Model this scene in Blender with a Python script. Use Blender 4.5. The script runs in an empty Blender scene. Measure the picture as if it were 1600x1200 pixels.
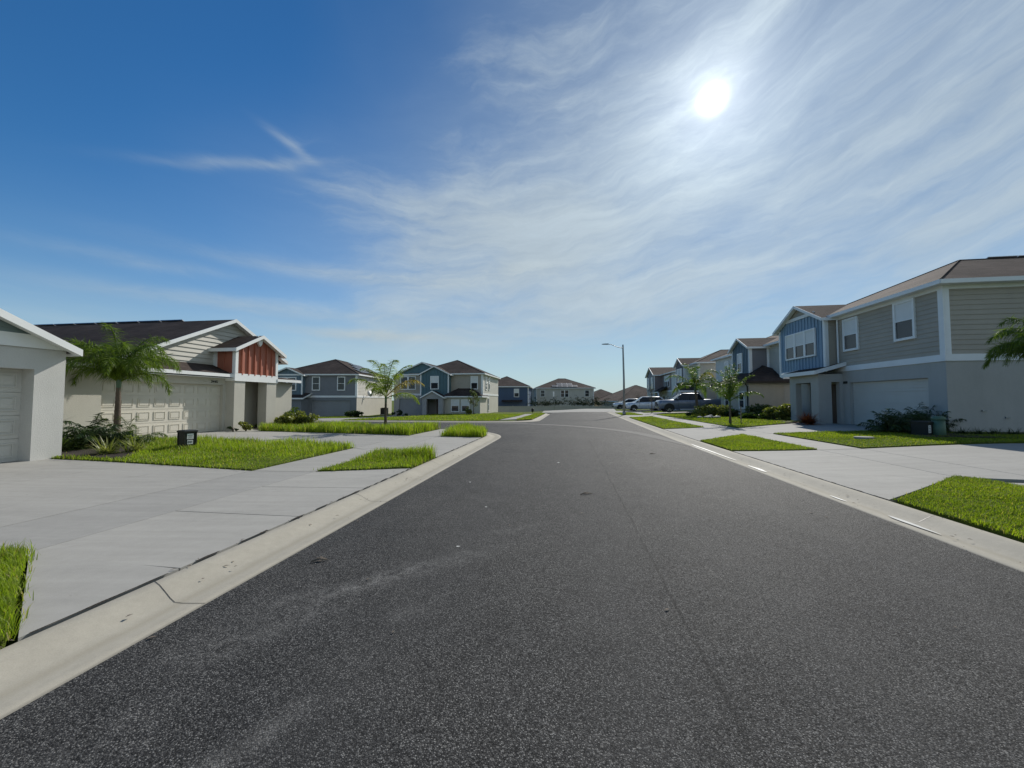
import bpy, bmesh, math, random
import numpy as np
from mathutils import Vector, Matrix
random.seed(7)
RNG = np.random.default_rng(7)
SC = bpy.context.scene
COL = SC.collection
R = math.radians
sin, cos, pi = math.sin, math.cos, math.pi

# ------------------------------------------------------------------ frames
TH = R(8.3)                                   # heading of the street, right of the view axis
EU = Vector((sin(TH), cos(TH), 0)); EV = Vector((cos(TH), -sin(TH), 0))
def W(u, v): return (u*EU.x + v*EV.x, u*EU.y + v*EV.y)
def UV(x, y): return (x*EU.x + y*EU.y, x*EV.x + y*EV.y)

# ------------------------------------------------------------------ materials
def mat(name):
    m = bpy.data.materials.new(name); m.use_nodes = True
    nt = m.node_tree; b = nt.nodes['Principled BSDF']
    return m, nt, b
def N(nt, t, **kw):
    n = nt.nodes.new(t)
    for k, v in kw.items():
        if k.startswith('i_'):
            key = k[2:]
            key = int(key) if key.isdigit() else key.replace('_', ' ')
            n.inputs[key].default_value = v
        else: setattr(n, k, v)
    return n
def L(nt, a, b): nt.links.new(a, b)
def coords(nt, kind='Object', scale=None):
    tc = N(nt, 'ShaderNodeTexCoord')
    if scale is None: return tc.outputs[kind]
    mp = N(nt, 'ShaderNodeMapping'); mp.inputs['Scale'].default_value = scale
    L(nt, tc.outputs[kind], mp.inputs[0]); return mp.outputs[0]
def noise(nt, vec, scale, detail=4, rough=.55, dist=0):
    n = N(nt, 'ShaderNodeTexNoise', i_Scale=scale, i_Detail=detail, i_Roughness=rough, i_Distortion=dist)
    L(nt, vec, n.inputs['Vector']); return n
def ramp(nt, fac, stops):
    r = N(nt, 'ShaderNodeValToRGB')
    el = r.color_ramp.elements
    while len(el) < len(stops): el.new(.5)
    for e, (p, c) in zip(el, stops):
        e.position = p; e.color = (*c, 1) if len(c) == 3 else c
    L(nt, fac, r.inputs[0]); return r.outputs[0]
def math_(nt, op, a, b=None, clamp=False):
    n = N(nt, 'ShaderNodeMath', operation=op, use_clamp=clamp)
    for i, q in enumerate((a, b)):
        if q is None: continue
        if isinstance(q, (int, float)): n.inputs[i].default_value = q
        else: L(nt, q, n.inputs[i])
    return n.outputs[0]
def mixc(nt, fac, a, b, blend='MIX'):
    n = N(nt, 'ShaderNodeMix', data_type='RGBA', blend_type=blend)
    for sock, q in ((n.inputs['Factor'], fac), (n.inputs['A'], a), (n.inputs['B'], b)):
        if isinstance(q, (int, float)): sock.default_value = q
        elif isinstance(q, (tuple, list)): sock.default_value = (*q, 1) if len(q) == 3 else q
        else: L(nt, q, sock)
    return n.outputs['Result']
def bump(nt, b, h, strength=.3, dist=.02):
    n = N(nt, 'ShaderNodeBump', i_Strength=strength, i_Distance=dist)
    L(nt, h, n.inputs['Height']); L(nt, n.outputs[0], b.inputs['Normal']); return n
def mul(c, f): return tuple(x*f for x in c)

def paint(name, c, rough=.55, var=.1, grain=None, spec=.4):
    m, nt, b = mat(name); v = coords(nt)
    n = noise(nt, v, 1.3, 5, .6)
    L(nt, ramp(nt, n.outputs[0], [(.3, mul(c, 1-var)), (.7, mul(c, 1+var*.6))]), b.inputs['Base Color'])
    b.inputs['Roughness'].default_value = rough; b.inputs['Specular IOR Level'].default_value = spec
    if grain:
        g = noise(nt, v, grain[0], 3, .7)
        bump(nt, b, g.outputs[0], grain[1], grain[2])
    return m
def stucco(name, c):
    m, nt, b = mat(name); v = coords(nt)
    n = noise(nt, v, .8, 6, .65); n2 = noise(nt, v, 45, 3, .7)
    st = noise(nt, coords(nt, 'Object', (3, 3, .35)), 1.2, 4, .6)
    k = mixc(nt, .35, n.outputs[0], st.outputs[0])
    c1 = ramp(nt, k, [(.3, mul(c, .86)), (.72, mul(c, 1.06))])
    c2 = mixc(nt, .18, c1, ramp(nt, n2.outputs[0], [(.3, mul(c, .6)), (.7, mul(c, 1.25))]))
    L(nt, c2, b.inputs['Base Color'])
    b.inputs['Roughness'].default_value = .9; b.inputs['Specular IOR Level'].default_value = .15
    bump(nt, b, n2.outputs[0], .55, .012)
    return m
def metal(name, c, rough=.35, met=.9):
    m, nt, b = mat(name); v = coords(nt)
    n = noise(nt, v, 6, 4, .6)
    L(nt, ramp(nt, n.outputs[0], [(.3, mul(c, .85)), (.7, mul(c, 1.1))]), b.inputs['Base Color'])
    b.inputs['Metallic'].default_value = met; b.inputs['Roughness'].default_value = rough
    return m
def carpaint(name, c):
    m, nt, b = mat(name)
    b.inputs['Base Color'].default_value = (*c, 1); b.inputs['Roughness'].default_value = .32
    b.inputs['Coat Weight'].default_value = .8; b.inputs['Coat Roughness'].default_value = .06
    b.inputs['Metallic'].default_value = .25
    return m
def glass(name, c=(.02, .025, .03), rough=.04):
    m, nt, b = mat(name); v = coords(nt)
    n = noise(nt, v, .9, 3, .5)
    L(nt, ramp(nt, n.outputs[0], [(.3, mul(c, .7)), (.7, mul(c, 1.5))]), b.inputs['Base Color'])
    b.inputs['Roughness'].default_value = rough; b.inputs['IOR'].default_value = 1.5
    return m
def shingle(name, c):
    m, nt, b = mat(name)
    tc = N(nt, 'ShaderNodeTexCoord')
    sx = N(nt, 'ShaderNodeSeparateXYZ'); L(nt, tc.outputs['Object'], sx.inputs[0])
    hz = math_(nt, 'ADD', sx.outputs[0], math_(nt, 'MULTIPLY', sx.outputs[1], .83))
    cx = N(nt, 'ShaderNodeCombineXYZ')
    L(nt, hz, cx.inputs[0]); L(nt, math_(nt, 'MULTIPLY', sx.outputs[2], 2.2), cx.inputs[1])
    br = N(nt, 'ShaderNodeTexBrick', i_Scale=1.0, i_Mortar_Size=.012, i_Bias=0.0, i_Brick_Width=.31, i_Row_Height=.15)
    br.inputs['Color1'].default_value = (*mul(c, .7), 1); br.inputs['Color2'].default_value = (*mul(c, 1.3), 1)
    br.inputs['Mortar'].default_value = (*mul(c, .35), 1)
    L(nt, cx.outputs[0], br.inputs['Vector'])
    n = noise(nt, tc.outputs['Object'], 60, 2, .7); n2 = noise(nt, tc.outputs['Object'], .6, 4, .6)
    k = mixc(nt, .45, br.outputs[0], ramp(nt, n.outputs[0], [(.3, mul(c, .45)), (.7, mul(c, 1.6))]))
    k = mixc(nt, 1, k, ramp(nt, n2.outputs[0], [(.3, (.66, .66, .66)), (.7, (1.28, 1.25, 1.22))]), 'MULTIPLY')
    L(nt, k, b.inputs['Base Color']); b.inputs['Roughness'].default_value = .88
    b.inputs['Specular IOR Level'].default_value = .06
    bump(nt, b, mixc(nt, .4, br.outputs['Fac'], n.outputs[0]), .5, .015)
    return m
def leafmat(name, dark, light, trans=.45, rough=.45, straw=None):
    m, nt, b = mat(name)
    at = N(nt, 'ShaderNodeAttribute', attribute_name='tint')
    c = ramp(nt, at.outputs['Fac'], [(0, dark), (1, light)] if straw is None else [(0, dark), (.9, light), (1, straw)])
    L(nt, c, b.inputs['Base Color']); b.inputs['Roughness'].default_value = rough
    b.inputs['Specular IOR Level'].default_value = .35
    tr = N(nt, 'ShaderNodeBsdfTranslucent')
    L(nt, mixc(nt, 1, c, (1.25, 1.35, .55), 'MULTIPLY'), tr.inputs[0])
    mx = N(nt, 'ShaderNodeMixShader', i_0=trans)
    L(nt, b.outputs[0], mx.inputs[1]); L(nt, tr.outputs[0], mx.inputs[2])
    L(nt, mx.outputs[0], nt.nodes['Material Output'].inputs[0])
    return m

M = {}
M['trim'] = paint('white trim', (.82, .83, .82), .5, .06)
M['vinyl'] = paint('white vinyl', (.82, .83, .82), .4, .04)
M['blind'] = paint('white blind', (.75, .76, .75), .5, .05)
M['glass'] = glass('window glass')
M['screen'] = glass('screened glass', (.05, .045, .045), .2)
M['stucco_white'] = stucco('white stucco', (.6, .59, .56))
M['stucco_grey'] = stucco('pale grey stucco', (.47, .455, .42))
M['stucco_beige'] = stucco('beige stucco', (.54, .52, .455))
M['stucco_tan'] = stucco('tan stucco', (.45, .42, .36))
M['stucco_slate'] = stucco('slate stucco', (.22, .235, .25))
M['stucco_taupe'] = stucco('taupe grey stucco', (.38, .375, .37))
M['siding_taupe'] = paint('taupe siding', (.4, .36, .3), .6, .08, (40, .12, .004))
M['siding_beige'] = paint('beige siding', (.55, .53, .47), .6, .06, (40, .12, .004))
M['siding_grey'] = paint('grey siding', (.2, .205, .22), .6, .08, (40, .12, .004))
M['siding_white'] = paint('off white siding', (.62, .63, .6), .6, .06, (40, .12, .004))
M['siding_mauve'] = paint('mauve brown siding', (.25, .21, .21), .6, .08, (40, .12, .004))
M['siding_green'] = paint('grey green siding', (.2, .26, .26), .6, .08, (40, .12, .004))
M['blue'] = paint('light blue board', (.24, .35, .46), .55, .06)
M['navy'] = paint('dark blue siding', (.06, .1, .17), .55, .08)
M['slateblue'] = paint('slate blue board', (.13, .19, .235), .55, .08)
M['teal'] = paint('teal board', (.09, .17, .2), .55, .08)
M['terracotta'] = paint('terracotta board', (.4, .135, .085), .55, .1)
M['door_brown'] = paint('brown door', (.1, .06, .045), .45, .15)
M['gdoor_beige'] = paint('beige garage door', (.62, .585, .5), .5, .05)
M['gdoor_white'] = paint('white garage door', (.6, .585, .54), .5, .05)
M['gdoor_slate'] = paint('slate garage door', (.27, .285, .3), .5, .06)
M['roof_dark'] = shingle('dark brown shingle', (.062, .05, .045))
M['roof_brown'] = shingle('brown shingle', (.085, .066, .058))
M['solar'] = glass('solar glass', (.035, .036, .042), .35)
M['solar_frame'] = metal('panel frame', (.6, .6, .62), .4)
M['dark_metal'] = metal('dark bronze metal', (.03, .028, .026), .5, .6)
M['black'] = paint('black plastic', (.018, .02, .018), .5, .2)
M['utilgreen'] = paint('green utility plastic', (.1, .17, .115), .5, .12)
M['pole'] = metal('galvanised pole', (.34, .35, .35), .5, .7)
M['wood'] = paint('bark', (.16, .13, .1), .9, .35, (30, .8, .02))
M['palmbark'] = paint('palm bark', (.13, .1, .075), .9, .4, (22, .9, .02))
M['stake'] = paint('wooden stake', (.3, .24, .17), .8, .2)
M['mulch'] = paint('dark mulch', (.035, .025, .018), .95, .5, (40, 1, .03))
M['wallconc'] = stucco('precast wall', (.5, .48, .43))
M['tyre'] = paint('tyre rubber', (.02, .02, .02), .8, .2)
M['rim'] = metal('alloy rim', (.55, .56, .58), .3)
M['carglass'] = glass('car glass', (.012, .014, .016), .03)
M['lamp'] = glass('headlight lens', (.5, .52, .55), .08)
M['chrome'] = metal('chrome', (.75, .76, .78), .12)
M['sticker'] = paint('white sticker', (.75, .76, .75), .4, .05)
M['rock'] = paint('pale stone', (.4, .38, .35), .9, .25, (15, .7, .03))
M['palm'] = leafmat('palm leaf', (.04, .085, .012), (.19, .26, .03), .48)
M['palm_light'] = leafmat('light palm leaf', (.08, .13, .015), (.27, .33, .045), .5)
M['leaf_far'] = leafmat('dark distant leaf', (.008, .018, .008), (.035, .055, .018), .08, .9)
M['palm_yellow'] = leafmat('yellowing palm leaf', (.14, .13, .02), (.5, .36, .05), .5)
M['leaf_dark'] = leafmat('dark leaf', (.012, .03, .01), (.05, .085, .02), .3)
M['leaf_mid'] = leafmat('mid green leaf', (.03, .06, .012), (.11, .15, .03), .4)
M['leaf_croton'] = leafmat('variegated leaf', (.05, .08, .015), (.34, .34, .09), .35)
M['leaf_red'] = leafmat('red brown leaf', (.12, .03, .015), (.42, .12, .04), .35)
M['leaf_grey'] = leafmat('grey green leaf', (.04, .06, .022), (.15, .18, .07), .4)
M['leaf_stripe'] = leafmat('striped leaf', (.07, .1, .02), (.4, .4, .16), .4)
M['grass'] = leafmat('grass blade', (.07, .12, .01), (.31, .4, .032), .52, .55, (.38, .33, .12))
M['grass_short'] = leafmat('mown grass blade', (.075, .125, .01), (.29, .36, .03), .5, .6, (.36, .31, .12))

def concrete(name, c, streak=True, stain=.0):
    m, nt, b = mat(name)
    tc = N(nt, 'ShaderNodeTexCoord'); v = tc.outputs['Object']
    n1 = noise(nt, v, .55, 6, .62, .4); n2 = noise(nt, v, 9, 5, .7); n3 = noise(nt, v, 160, 2, .6)
    mp = N(nt, 'ShaderNodeMapping'); mp.inputs['Rotation'].default_value = (0, 0, TH); mp.inputs['Scale'].default_value = (.35, 3.2, 1)
    L(nt, v, mp.inputs[0]); n4 = noise(nt, mp.outputs[0], 1.6, 5, .6, .3)
    k = ramp(nt, n1.outputs[0], [(.28, mul(c, .84)), (.5, c), (.75, mul(c, 1.09))])
    k = mixc(nt, .42, k, ramp(nt, n4.outputs[0], [(.35, mul(c, .72)), (.68, mul(c, 1.16))]))
    k = mixc(nt, .2, k, ramp(nt, n2.outputs[0], [(.3, mul(c, .75)), (.7, mul(c, 1.18))]))
    k = mixc(nt, .15, k, ramp(nt, n3.outputs[0], [(.3, mul(c, .5)), (.7, mul(c, 1.4))]))
    sp = N(nt, 'ShaderNodeTexVoronoi', i_Scale=2.3); L(nt, v, sp.inputs['Vector'])
    k = mixc(nt, math_(nt, 'MULTIPLY', math_(nt, 'LESS_THAN', sp.outputs['Distance'], .028), .5), k, mul(c, .25))
    at = N(nt, 'ShaderNodeAttribute', attribute_name='tone')
    k = mixc(nt, 1, k, ramp(nt, at.outputs['Fac'], [(0, (.97, .97, .97)), (1, (1.11, 1.1, 1.08))]), 'MULTIPLY')
    ns = noise(nt, v, .9, 7, .7, 1.2); nb = noise(nt, v, 2.6, 6, .72, .6)
    st_ = math_(nt, 'MULTIPLY', math_(nt, 'SUBTRACT', ns.outputs[0], .56), 5, True)
    k = mixc(nt, math_(nt, 'MULTIPLY', st_, .38), k, mul(c, .58))
    sp2 = math_(nt, 'MULTIPLY', math_(nt, 'SUBTRACT', nb.outputs[0], .66), 7, True)
    k = mixc(nt, math_(nt, 'MULTIPLY', sp2, .5), k, (c[0]*.5, c[1]*.44, c[2]*.36))
    lt = math_(nt, 'MULTIPLY', math_(nt, 'SUBTRACT', .36, nb.outputs[0]), 6, True)
    k = mixc(nt, math_(nt, 'MULTIPLY', lt, .4), k, mul(c, 1.3))
    L(nt, k, b.inputs['Base Color']); b.inputs['Roughness'].default_value = .82
    b.inputs['Specular IOR Level'].default_value = .12
    bump(nt, b, mixc(nt, .5, n2.outputs[0], n3.outputs[0]), .18, .008)
    return m
M['conc'] = concrete('driveway concrete', (.315, .307, .285))
M['walk'] = concrete('sidewalk concrete', (.335, .325, .297))

M['gutter'] = concrete('worn gutter concrete', (.155, .15, .14))

def kerbmat():
    m, nt, b = mat('kerb concrete')
    c = (.38, .352, .29)
    tc = N(nt, 'ShaderNodeTexCoord'); v = tc.outputs['Object']
    at = N(nt, 'ShaderNodeAttribute', attribute_name='across')
    n1 = noise(nt, v, 1.1, 6, .65, .3); n2 = noise(nt, v, 14, 4, .7); n3 = noise(nt, v, 150, 2, .6)
    k = ramp(nt, n1.outputs[0], [(.28, mul(c, .82)), (.72, mul(c, 1.1))])
    k = mixc(nt, .22, k, ramp(nt, n2.outputs[0], [(.3, mul(c, .65)), (.7, mul(c, 1.2))]))
    k = mixc(nt, .15, k, ramp(nt, n3.outputs[0], [(.3, mul(c, .5)), (.7, mul(c, 1.4))]))
    # silt staining along the flow line and at the asphalt edge
    off = math_(nt, 'ADD', at.outputs['Fac'], math_(nt, 'MULTIPLY', math_(nt, 'SUBTRACT', n1.outputs[0], .5), .25))
    d = math_(nt, 'ABSOLUTE', math_(nt, 'SUBTRACT', off, .36))
    s = math_(nt, 'MULTIPLY', math_(nt, 'SUBTRACT', 1, math_(nt, 'MULTIPLY', d, 9), True), .5)
    k = mixc(nt, math_(nt, 'MULTIPLY', s, n2.outputs[0]), k, (.2, .17, .11))
    e = math_(nt, 'SUBTRACT', 1, math_(nt, 'MULTIPLY', at.outputs['Fac'], 22), True)
    k = mixc(nt, math_(nt, 'MULTIPLY', e, .6), k, (.16, .15, .13))
    L(nt, k, b.inputs['Base Color']); b.inputs['Roughness'].default_value = .8
    b.inputs['Specular IOR Level'].default_value = .12
    bump(nt, b, n2.outputs[0], .15, .008)
    return m
M['kerb'] = kerbmat()

def asphalt():
    m, nt, b = mat('asphalt')
    tc = N(nt, 'ShaderNodeTexCoord'); v = tc.outputs['Object']
    vo = N(nt, 'ShaderNodeTexVoronoi', i_Scale=150.0, i_Randomness=1.0); L(nt, v, vo.inputs['Vector'])
    vo2 = N(nt, 'ShaderNodeTexVoronoi', i_Scale=47.0); L(nt, v, vo2.inputs['Vector'])
    sc = N(nt, 'ShaderNodeSeparateColor'); L(nt, vo.outputs['Color'], sc.inputs[0])
    sc2 = N(nt, 'ShaderNodeSeparateColor'); L(nt, vo2.outputs['Color'], sc2.inputs[0])
    stone = ramp(nt, sc.outputs[0], [(0, (.028, .028, .027)), (.45, (.068, .067, .065)), (.78, (.122, .12, .115)), (.97, (.26, .255, .24))])
    gap = ramp(nt, vo.outputs['Distance'], [(.25, (1, 1, 1)), (.62, (.32, .32, .33))])
    k = mixc(nt, 1, stone, gap, 'MULTIPLY')
    big = math_(nt, 'MULTIPLY', math_(nt, 'GREATER_THAN', sc2.outputs[1], .93), math_(nt, 'LESS_THAN', vo2.outputs['Distance'], .3))
    k = mixc(nt, math_(nt, 'MULTIPLY', big, .4), k, (.2, .195, .18))
    n1 = noise(nt, v, .35, 6, .6, .5); n2 = noise(nt, v, 3.1, 5, .65)
    k = mixc(nt, 1, k, ramp(nt, n1.outputs[0], [(.3, (.84, .85, .87)), (.7, (1.2, 1.18, 1.15))]), 'MULTIPLY')
    k = mixc(nt, 1, k, ramp(nt, n2.outputs[0], [(.3, (.86, .86, .86)), (.7, (1.12, 1.12, 1.12))]), 'MULTIPLY')
    # street frame for seam, wheel tracks and scuffs
    mp = N(nt, 'ShaderNodeMapping'); mp.inputs['Rotation'].default_value = (0, 0, TH)
    L(nt, v, mp.inputs[0]); sx = N(nt, 'ShaderNodeSeparateXYZ'); L(nt, mp.outputs[0], sx.inputs[0])
    V_, U_ = sx.outputs[0], sx.outputs[1]
    wob = math_(nt, 'MULTIPLY', math_(nt, 'SUBTRACT', noise(nt, v, 1.7, 4).outputs[0], .5), .09)
    seam = math_(nt, 'LESS_THAN', math_(nt, 'ABSOLUTE', math_(nt, 'ADD', math_(nt, 'SUBTRACT', V_, .8), wob)), .013)
    gate = math_(nt, 'MULTIPLY', math_(nt, 'GREATER_THAN', noise(nt, v, 2.2, 3).outputs[0], .42),
                 math_(nt, 'LESS_THAN', U_, 15))
    k = mixc(nt, math_(nt, 'MULTIPLY', math_(nt, 'MULTIPLY', seam, gate), .5), k, (.012, .012, .012))
    n5 = noise(nt, v, 7, 6, .75, .6); n6 = noise(nt, v, 60, 3, .8)
    def streak(u0, v0, u1, v1, w, amt, thr=.5):
        du, dv = u1-u0, v1-v0; ln = math.hypot(du, dv)
        a = math_(nt, 'ADD', math_(nt, 'MULTIPLY', math_(nt, 'SUBTRACT', U_, u0), du/ln), math_(nt, 'MULTIPLY', math_(nt, 'SUBTRACT', V_, v0), dv/ln))
        c = math_(nt, 'ADD', math_(nt, 'MULTIPLY', math_(nt, 'SUBTRACT', U_, u0), -dv/ln), math_(nt, 'MULTIPLY', math_(nt, 'SUBTRACT', V_, v0), du/ln))
        c = math_(nt, 'ADD', c, math_(nt, 'MULTIPLY', math_(nt, 'SUBTRACT', n2.outputs[0], .5), w*1.6))
        fc = math_(nt, 'SUBTRACT', 1, math_(nt, 'DIVIDE', math_(nt, 'ABSOLUTE', c), w), True)
        fa = math_(nt, 'MULTIPLY', math_(nt, 'DIVIDE', a, .25*ln, True), math_(nt, 'DIVIDE', math_(nt, 'SUBTRACT', ln, a), .4*ln, True), True)
        g = math_(nt, 'MULTIPLY', math_(nt, 'SUBTRACT', n5.outputs[0], thr-.12), 3.2, True)
        g2 = math_(nt, 'MULTIPLY', math_(nt, 'SUBTRACT', n6.outputs[0], .38), 3.0, True)
        return math_(nt, 'MULTIPLY', math_(nt, 'MULTIPLY', math_(nt, 'MULTIPLY', fc, fa), math_(nt, 'MULTIPLY', g, g2)), amt)
    for s in ((2.35, -2.5, 4.3, -.45, .2, .95, .5), (1.95, -2.45, 2.9, -1.5, .25, .8, .52), (1.25, -1.62, 1.95, -1.28, .11, .6, .36),
              (2.6, -1.3, 2.95, -.9, .16, .6, .53), (1.3, -2.3, 1.7, -1.9, .2, .6, .55), (4.3, -1.1, 5.0, -.2, .14, .5, .5),
              (1.15, -2.6, 1.35, -2.2, .2, .5, .5), (9.0, 1.8, 11, 2.6, .2, .3, .5)):
        k = mixc(nt, streak(*s), k, (.36, .35, .33))
    # cooler dark band where the edge of the mat was rolled, paler wheel paths
    trk = None
    for vv, ww in ((-1.2, .5), (.35, .45), (1.6, .5), (2.9, .5)):
        t = math_(nt, 'SUBTRACT', 1, math_(nt, 'DIVIDE', math_(nt, 'ABSOLUTE', math_(nt, 'SUBTRACT', V_, vv)), ww), True)
        trk = t if trk is None else math_(nt, 'ADD', trk, t)
    k = mixc(nt, math_(nt, 'MULTIPLY', math_(nt, 'MULTIPLY', trk, n1.outputs[0]), .35), k, (.075, .074, .072))
    od = noise(nt, v, 1.9, 5, .7, .4)
    lane = None
    for vv in (-.9, 2.3):
        t = math_(nt, 'SUBTRACT', 1, math_(nt, 'DIVIDE', math_(nt, 'ABSOLUTE', math_(nt, 'SUBTRACT', V_, vv)), .55), True)
        lane = t if lane is None else math_(nt, 'ADD', lane, t)
    drip = math_(nt, 'MULTIPLY', math_(nt, 'MULTIPLY', math_(nt, 'SUBTRACT', od.outputs[0], .55), 6, True), lane)
    k = mixc(nt, math_(nt, 'MULTIPLY', drip, .35), k, (.022, .021, .02))
    L(nt, k, b.inputs['Base Color'])
    L(nt, ramp(nt, sc.outputs[1], [(0, (.6,)*3), (1, (.9,)*3)]), b.inputs['Roughness'])
    b.inputs['Specular IOR Level'].default_value = .11
    h = mixc(nt, .3, ramp(nt, vo.outputs['Distance'], [(.0, (1, 1, 1)), (.7, (0, 0, 0))]), vo.outputs['Color'])
    bump(nt, b, h, .55, .006)
    return m
M['asphalt'] = asphalt()
def groundmat():
    m, nt, b = mat('turf soil')
    v = coords(nt); n = noise(nt, v, 1.2, 6, .7); n2 = noise(nt, v, 35, 3, .7)
    k = ramp(nt, n.outputs[0], [(.3, (.05, .075, .012)), (.6, (.09, .12, .018)), (.8, (.14, .125, .05))])
    k = mixc(nt, .4, k, ramp(nt, n2.outputs[0], [(.3, (.035, .05, .008)), (.7, (.17, .21, .025))]))
    L(nt, k, b.inputs['Base Color']); b.inputs['Roughness'].default_value = .95
    b.inputs['Specular IOR Level'].default_value = .1
    bump(nt, b, n2.outputs[0], .8, .04)
    return m
M['turf'] = groundmat()
M['blotch'] = paint('white residue', (.5, .5, .47), .6, .35)

# ------------------------------------------------------------------ mesh builder
class MB:
    def __init__(s): s.v = []; s.f = []; s.mi = []; s.mats = []; s.smooth = []
    def idx(s, m):
        if m not in s.mats: s.mats.append(m)
        return s.mats.index(m)
    def add(s, vs, fs, m, smooth=False):
        o = len(s.v); i = s.idx(m); s.v += [tuple(p) for p in vs]
        for f in fs: s.f.append(tuple(o+k for k in f)); s.mi.append(i); s.smooth.append(smooth)
    def box(s, x0, x1, y0, y1, z0, z1, m):
        s.add([(x0,y0,z0),(x1,y0,z0),(x1,y1,z0),(x0,y1,z0),(x0,y0,z1),(x1,y0,z1),(x1,y1,z1),(x0,y1,z1)],
              [(0,3,2,1),(4,5,6,7),(0,1,5,4),(1,2,6,5),(2,3,7,6),(3,0,4,7)], m)
    def poly(s, pts, m): s.add(pts, [tuple(range(len(pts)))], m)
    def slab(s, pts, d, m):
        """polygon pts thickened by vector d"""
        n = len(pts); q = [Vector(p) for p in pts]; r = [p + Vector(d) for p in q]
        s.add(q + r, [tuple(range(n)), tuple(range(2*n-1, n-1, -1))] + [(i, n+i, n+(i+1) % n, (i+1) % n) for i in range(n)], m)
    def tube(s, path, rad, m, k=8, smooth=True, cap=True):
        path = [Vector(p) for p in path]
        if not isinstance(rad, (list, tuple)): rad = [rad]*len(path)
        rings = []; prev = None
        for i, p in enumerate(path):
            t = (path[min(i+1, len(path)-1)] - path[max(i-1, 0)]).normalized()
            a = Vector((0, 0, 1)) if abs(t.z) < .9 else Vector((1, 0, 0))
            x = t.cross(a).normalized() if prev is None else (prev - t*prev.dot(t)).normalized()
            prev = x; y = t.cross(x)
            rings.append([p + (x*cos(2*pi*j/k) + y*sin(2*pi*j/k))*rad[i] for j in range(k)])
        vs = [q for r in rings for q in r]; n = len(rings)
        fs = [(i*k+j, i*k+(j+1) % k, (i+1)*k+(j+1) % k, (i+1)*k+j) for i in range(n-1) for j in range(k)]
        if cap: fs += [tuple(range(k-1, -1, -1)), tuple((n-1)*k+j for j in range(k))]
        s.add(vs, fs, m, smooth)
    def loft(s, rings, m, smooth=True, cap=True):
        k = len(rings[0]); n = len(rings)
        fs = [(i*k+j, i*k+(j+1) % k, (i+1)*k+(j+1) % k, (i+1)*k+j) for i in range(n-1) for j in range(k)]
        if cap: fs += [tuple(range(k-1, -1, -1)), tuple((n-1)*k+j for j in range(k))]
        s.add([q for r in rings for q in r], fs, m, smooth)
    def build(s, name, parent=None, loc=None):
        me = bpy.data.meshes.new(name)
        me.from_pydata(s.v, [], s.f)
        for m in s.mats: me.materials.append(M[m])
        me.polygons.foreach_set('material_index', s.mi)
        me.polygons.foreach_set('use_smooth', s.smooth)
        me.update()
        o = bpy.data.objects.new(name, me); COL.objects.link(o)
        if parent: o.parent = parent
        if loc: o.location = loc
        return o

def tag(o, label, cat, group=None, kind=None):
    o['label'] = label; o['category'] = cat
    if group: o['group'] = group
    if kind: o['kind'] = kind
    return o
def thing(name, label, cat, loc=(0,0,0), rz=0, group=None):
    o = bpy.data.objects.new(name, None); COL.objects.link(o)
    o.location = loc; o.rotation_euler = (0, 0, rz)
    return tag(o, label, cat, group)
def ngon_mesh(name, V_, F_flat, k, m, tint=None):
    """numpy mesh of k-gons"""
    me = bpy.data.meshes.new(name)
    nv, nf = len(V_), len(F_flat)//k
    me.vertices.add(nv); me.vertices.foreach_set('co', V_.astype(np.float32).ravel())
    me.loops.add(nf*k); me.loops.foreach_set('vertex_index', F_flat.astype(np.int32))
    me.polygons.add(nf); me.polygons.foreach_set('loop_start', np.arange(0, nf*k, k, dtype=np.int32))
    me.polygons.foreach_set('loop_total', np.full(nf, k, dtype=np.int32))
    me.update(); me.materials.append(M[m])
    if tint is not None:
        a = me.attributes.new('tint', 'FLOAT', 'POINT'); a.data.foreach_set('value', tint.astype(np.float32))
    return me

# ------------------------------------------------------------------ terrain
C0 = (15.3, -7.1)                              # centre of the bend
RI, RO = 4.36, 11.15
def arc(c, r, a0, a1, n):                      # angle 0 = +v, 90 = +u
    return [(c[0]+r*sin(R(a0+(a1-a0)*i/n)), c[1]+r*cos(R(a0+(a1-a0)*i/n))) for i in range(n+1)]
def vr(u): return 4.05 + .022*max(0, u-16)     # right kerb, inner edge
KL = [(-14, -2.74), (0, -2.74), (8, -2.74)] + arc(C0, RI, 0, 90, 14) + [(19.66, -14), (19.66, -26), (19.66, -46)]
KS = [(27.1, -46), (27.1, -26), (27.1, -14)] + arc((29.6, -4.65), 2.5, 270, 360, 10) + [(38, -2.15), (47.5, -2.15)]
KR = [(-14, 4.05), (0, 4.05), (16, 4.05), (26, vr(26)), (36, vr(36)), (46, vr(46)), (54, vr(54))]
ROAD = KL + KS[:-1] + [(50.5, -2.15), (50.5, vr(50.5))] + [p for p in reversed(KR) if p[0] < 50]
RP = np.array([W(*p) for p in ROAD])
def sstep(a, b, x):
    t = np.clip((x-a)/(b-a), 0, 1); return t*t*(3-2*t)
def road_dist(x, y):
    x = np.asarray(x, float); y = np.asarray(y, float)
    d = np.full(x.shape, 1e9); ins = np.zeros(x.shape, bool)
    n = len(RP)
    for i in range(n):
        x0, y0 = RP[i]; x1, y1 = RP[(i+1) % n]
        dx, dy = x1-x0, y1-y0
        t = np.clip(((x-x0)*dx+(y-y0)*dy)/(dx*dx+dy*dy+1e-12), 0, 1)
        d = np.minimum(d, np.hypot(x-x0-t*dx, y-y0-t*dy))
        c = ((y0 > y) != (y1 > y))
        with np.errstate(divide='ignore', invalid='ignore'):
            xi = x0 + (y-y0)*dx/(dy if dy != 0 else 1e-12)
        ins ^= c & (x < xi)
    return np.where(ins, 0, d)
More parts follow.
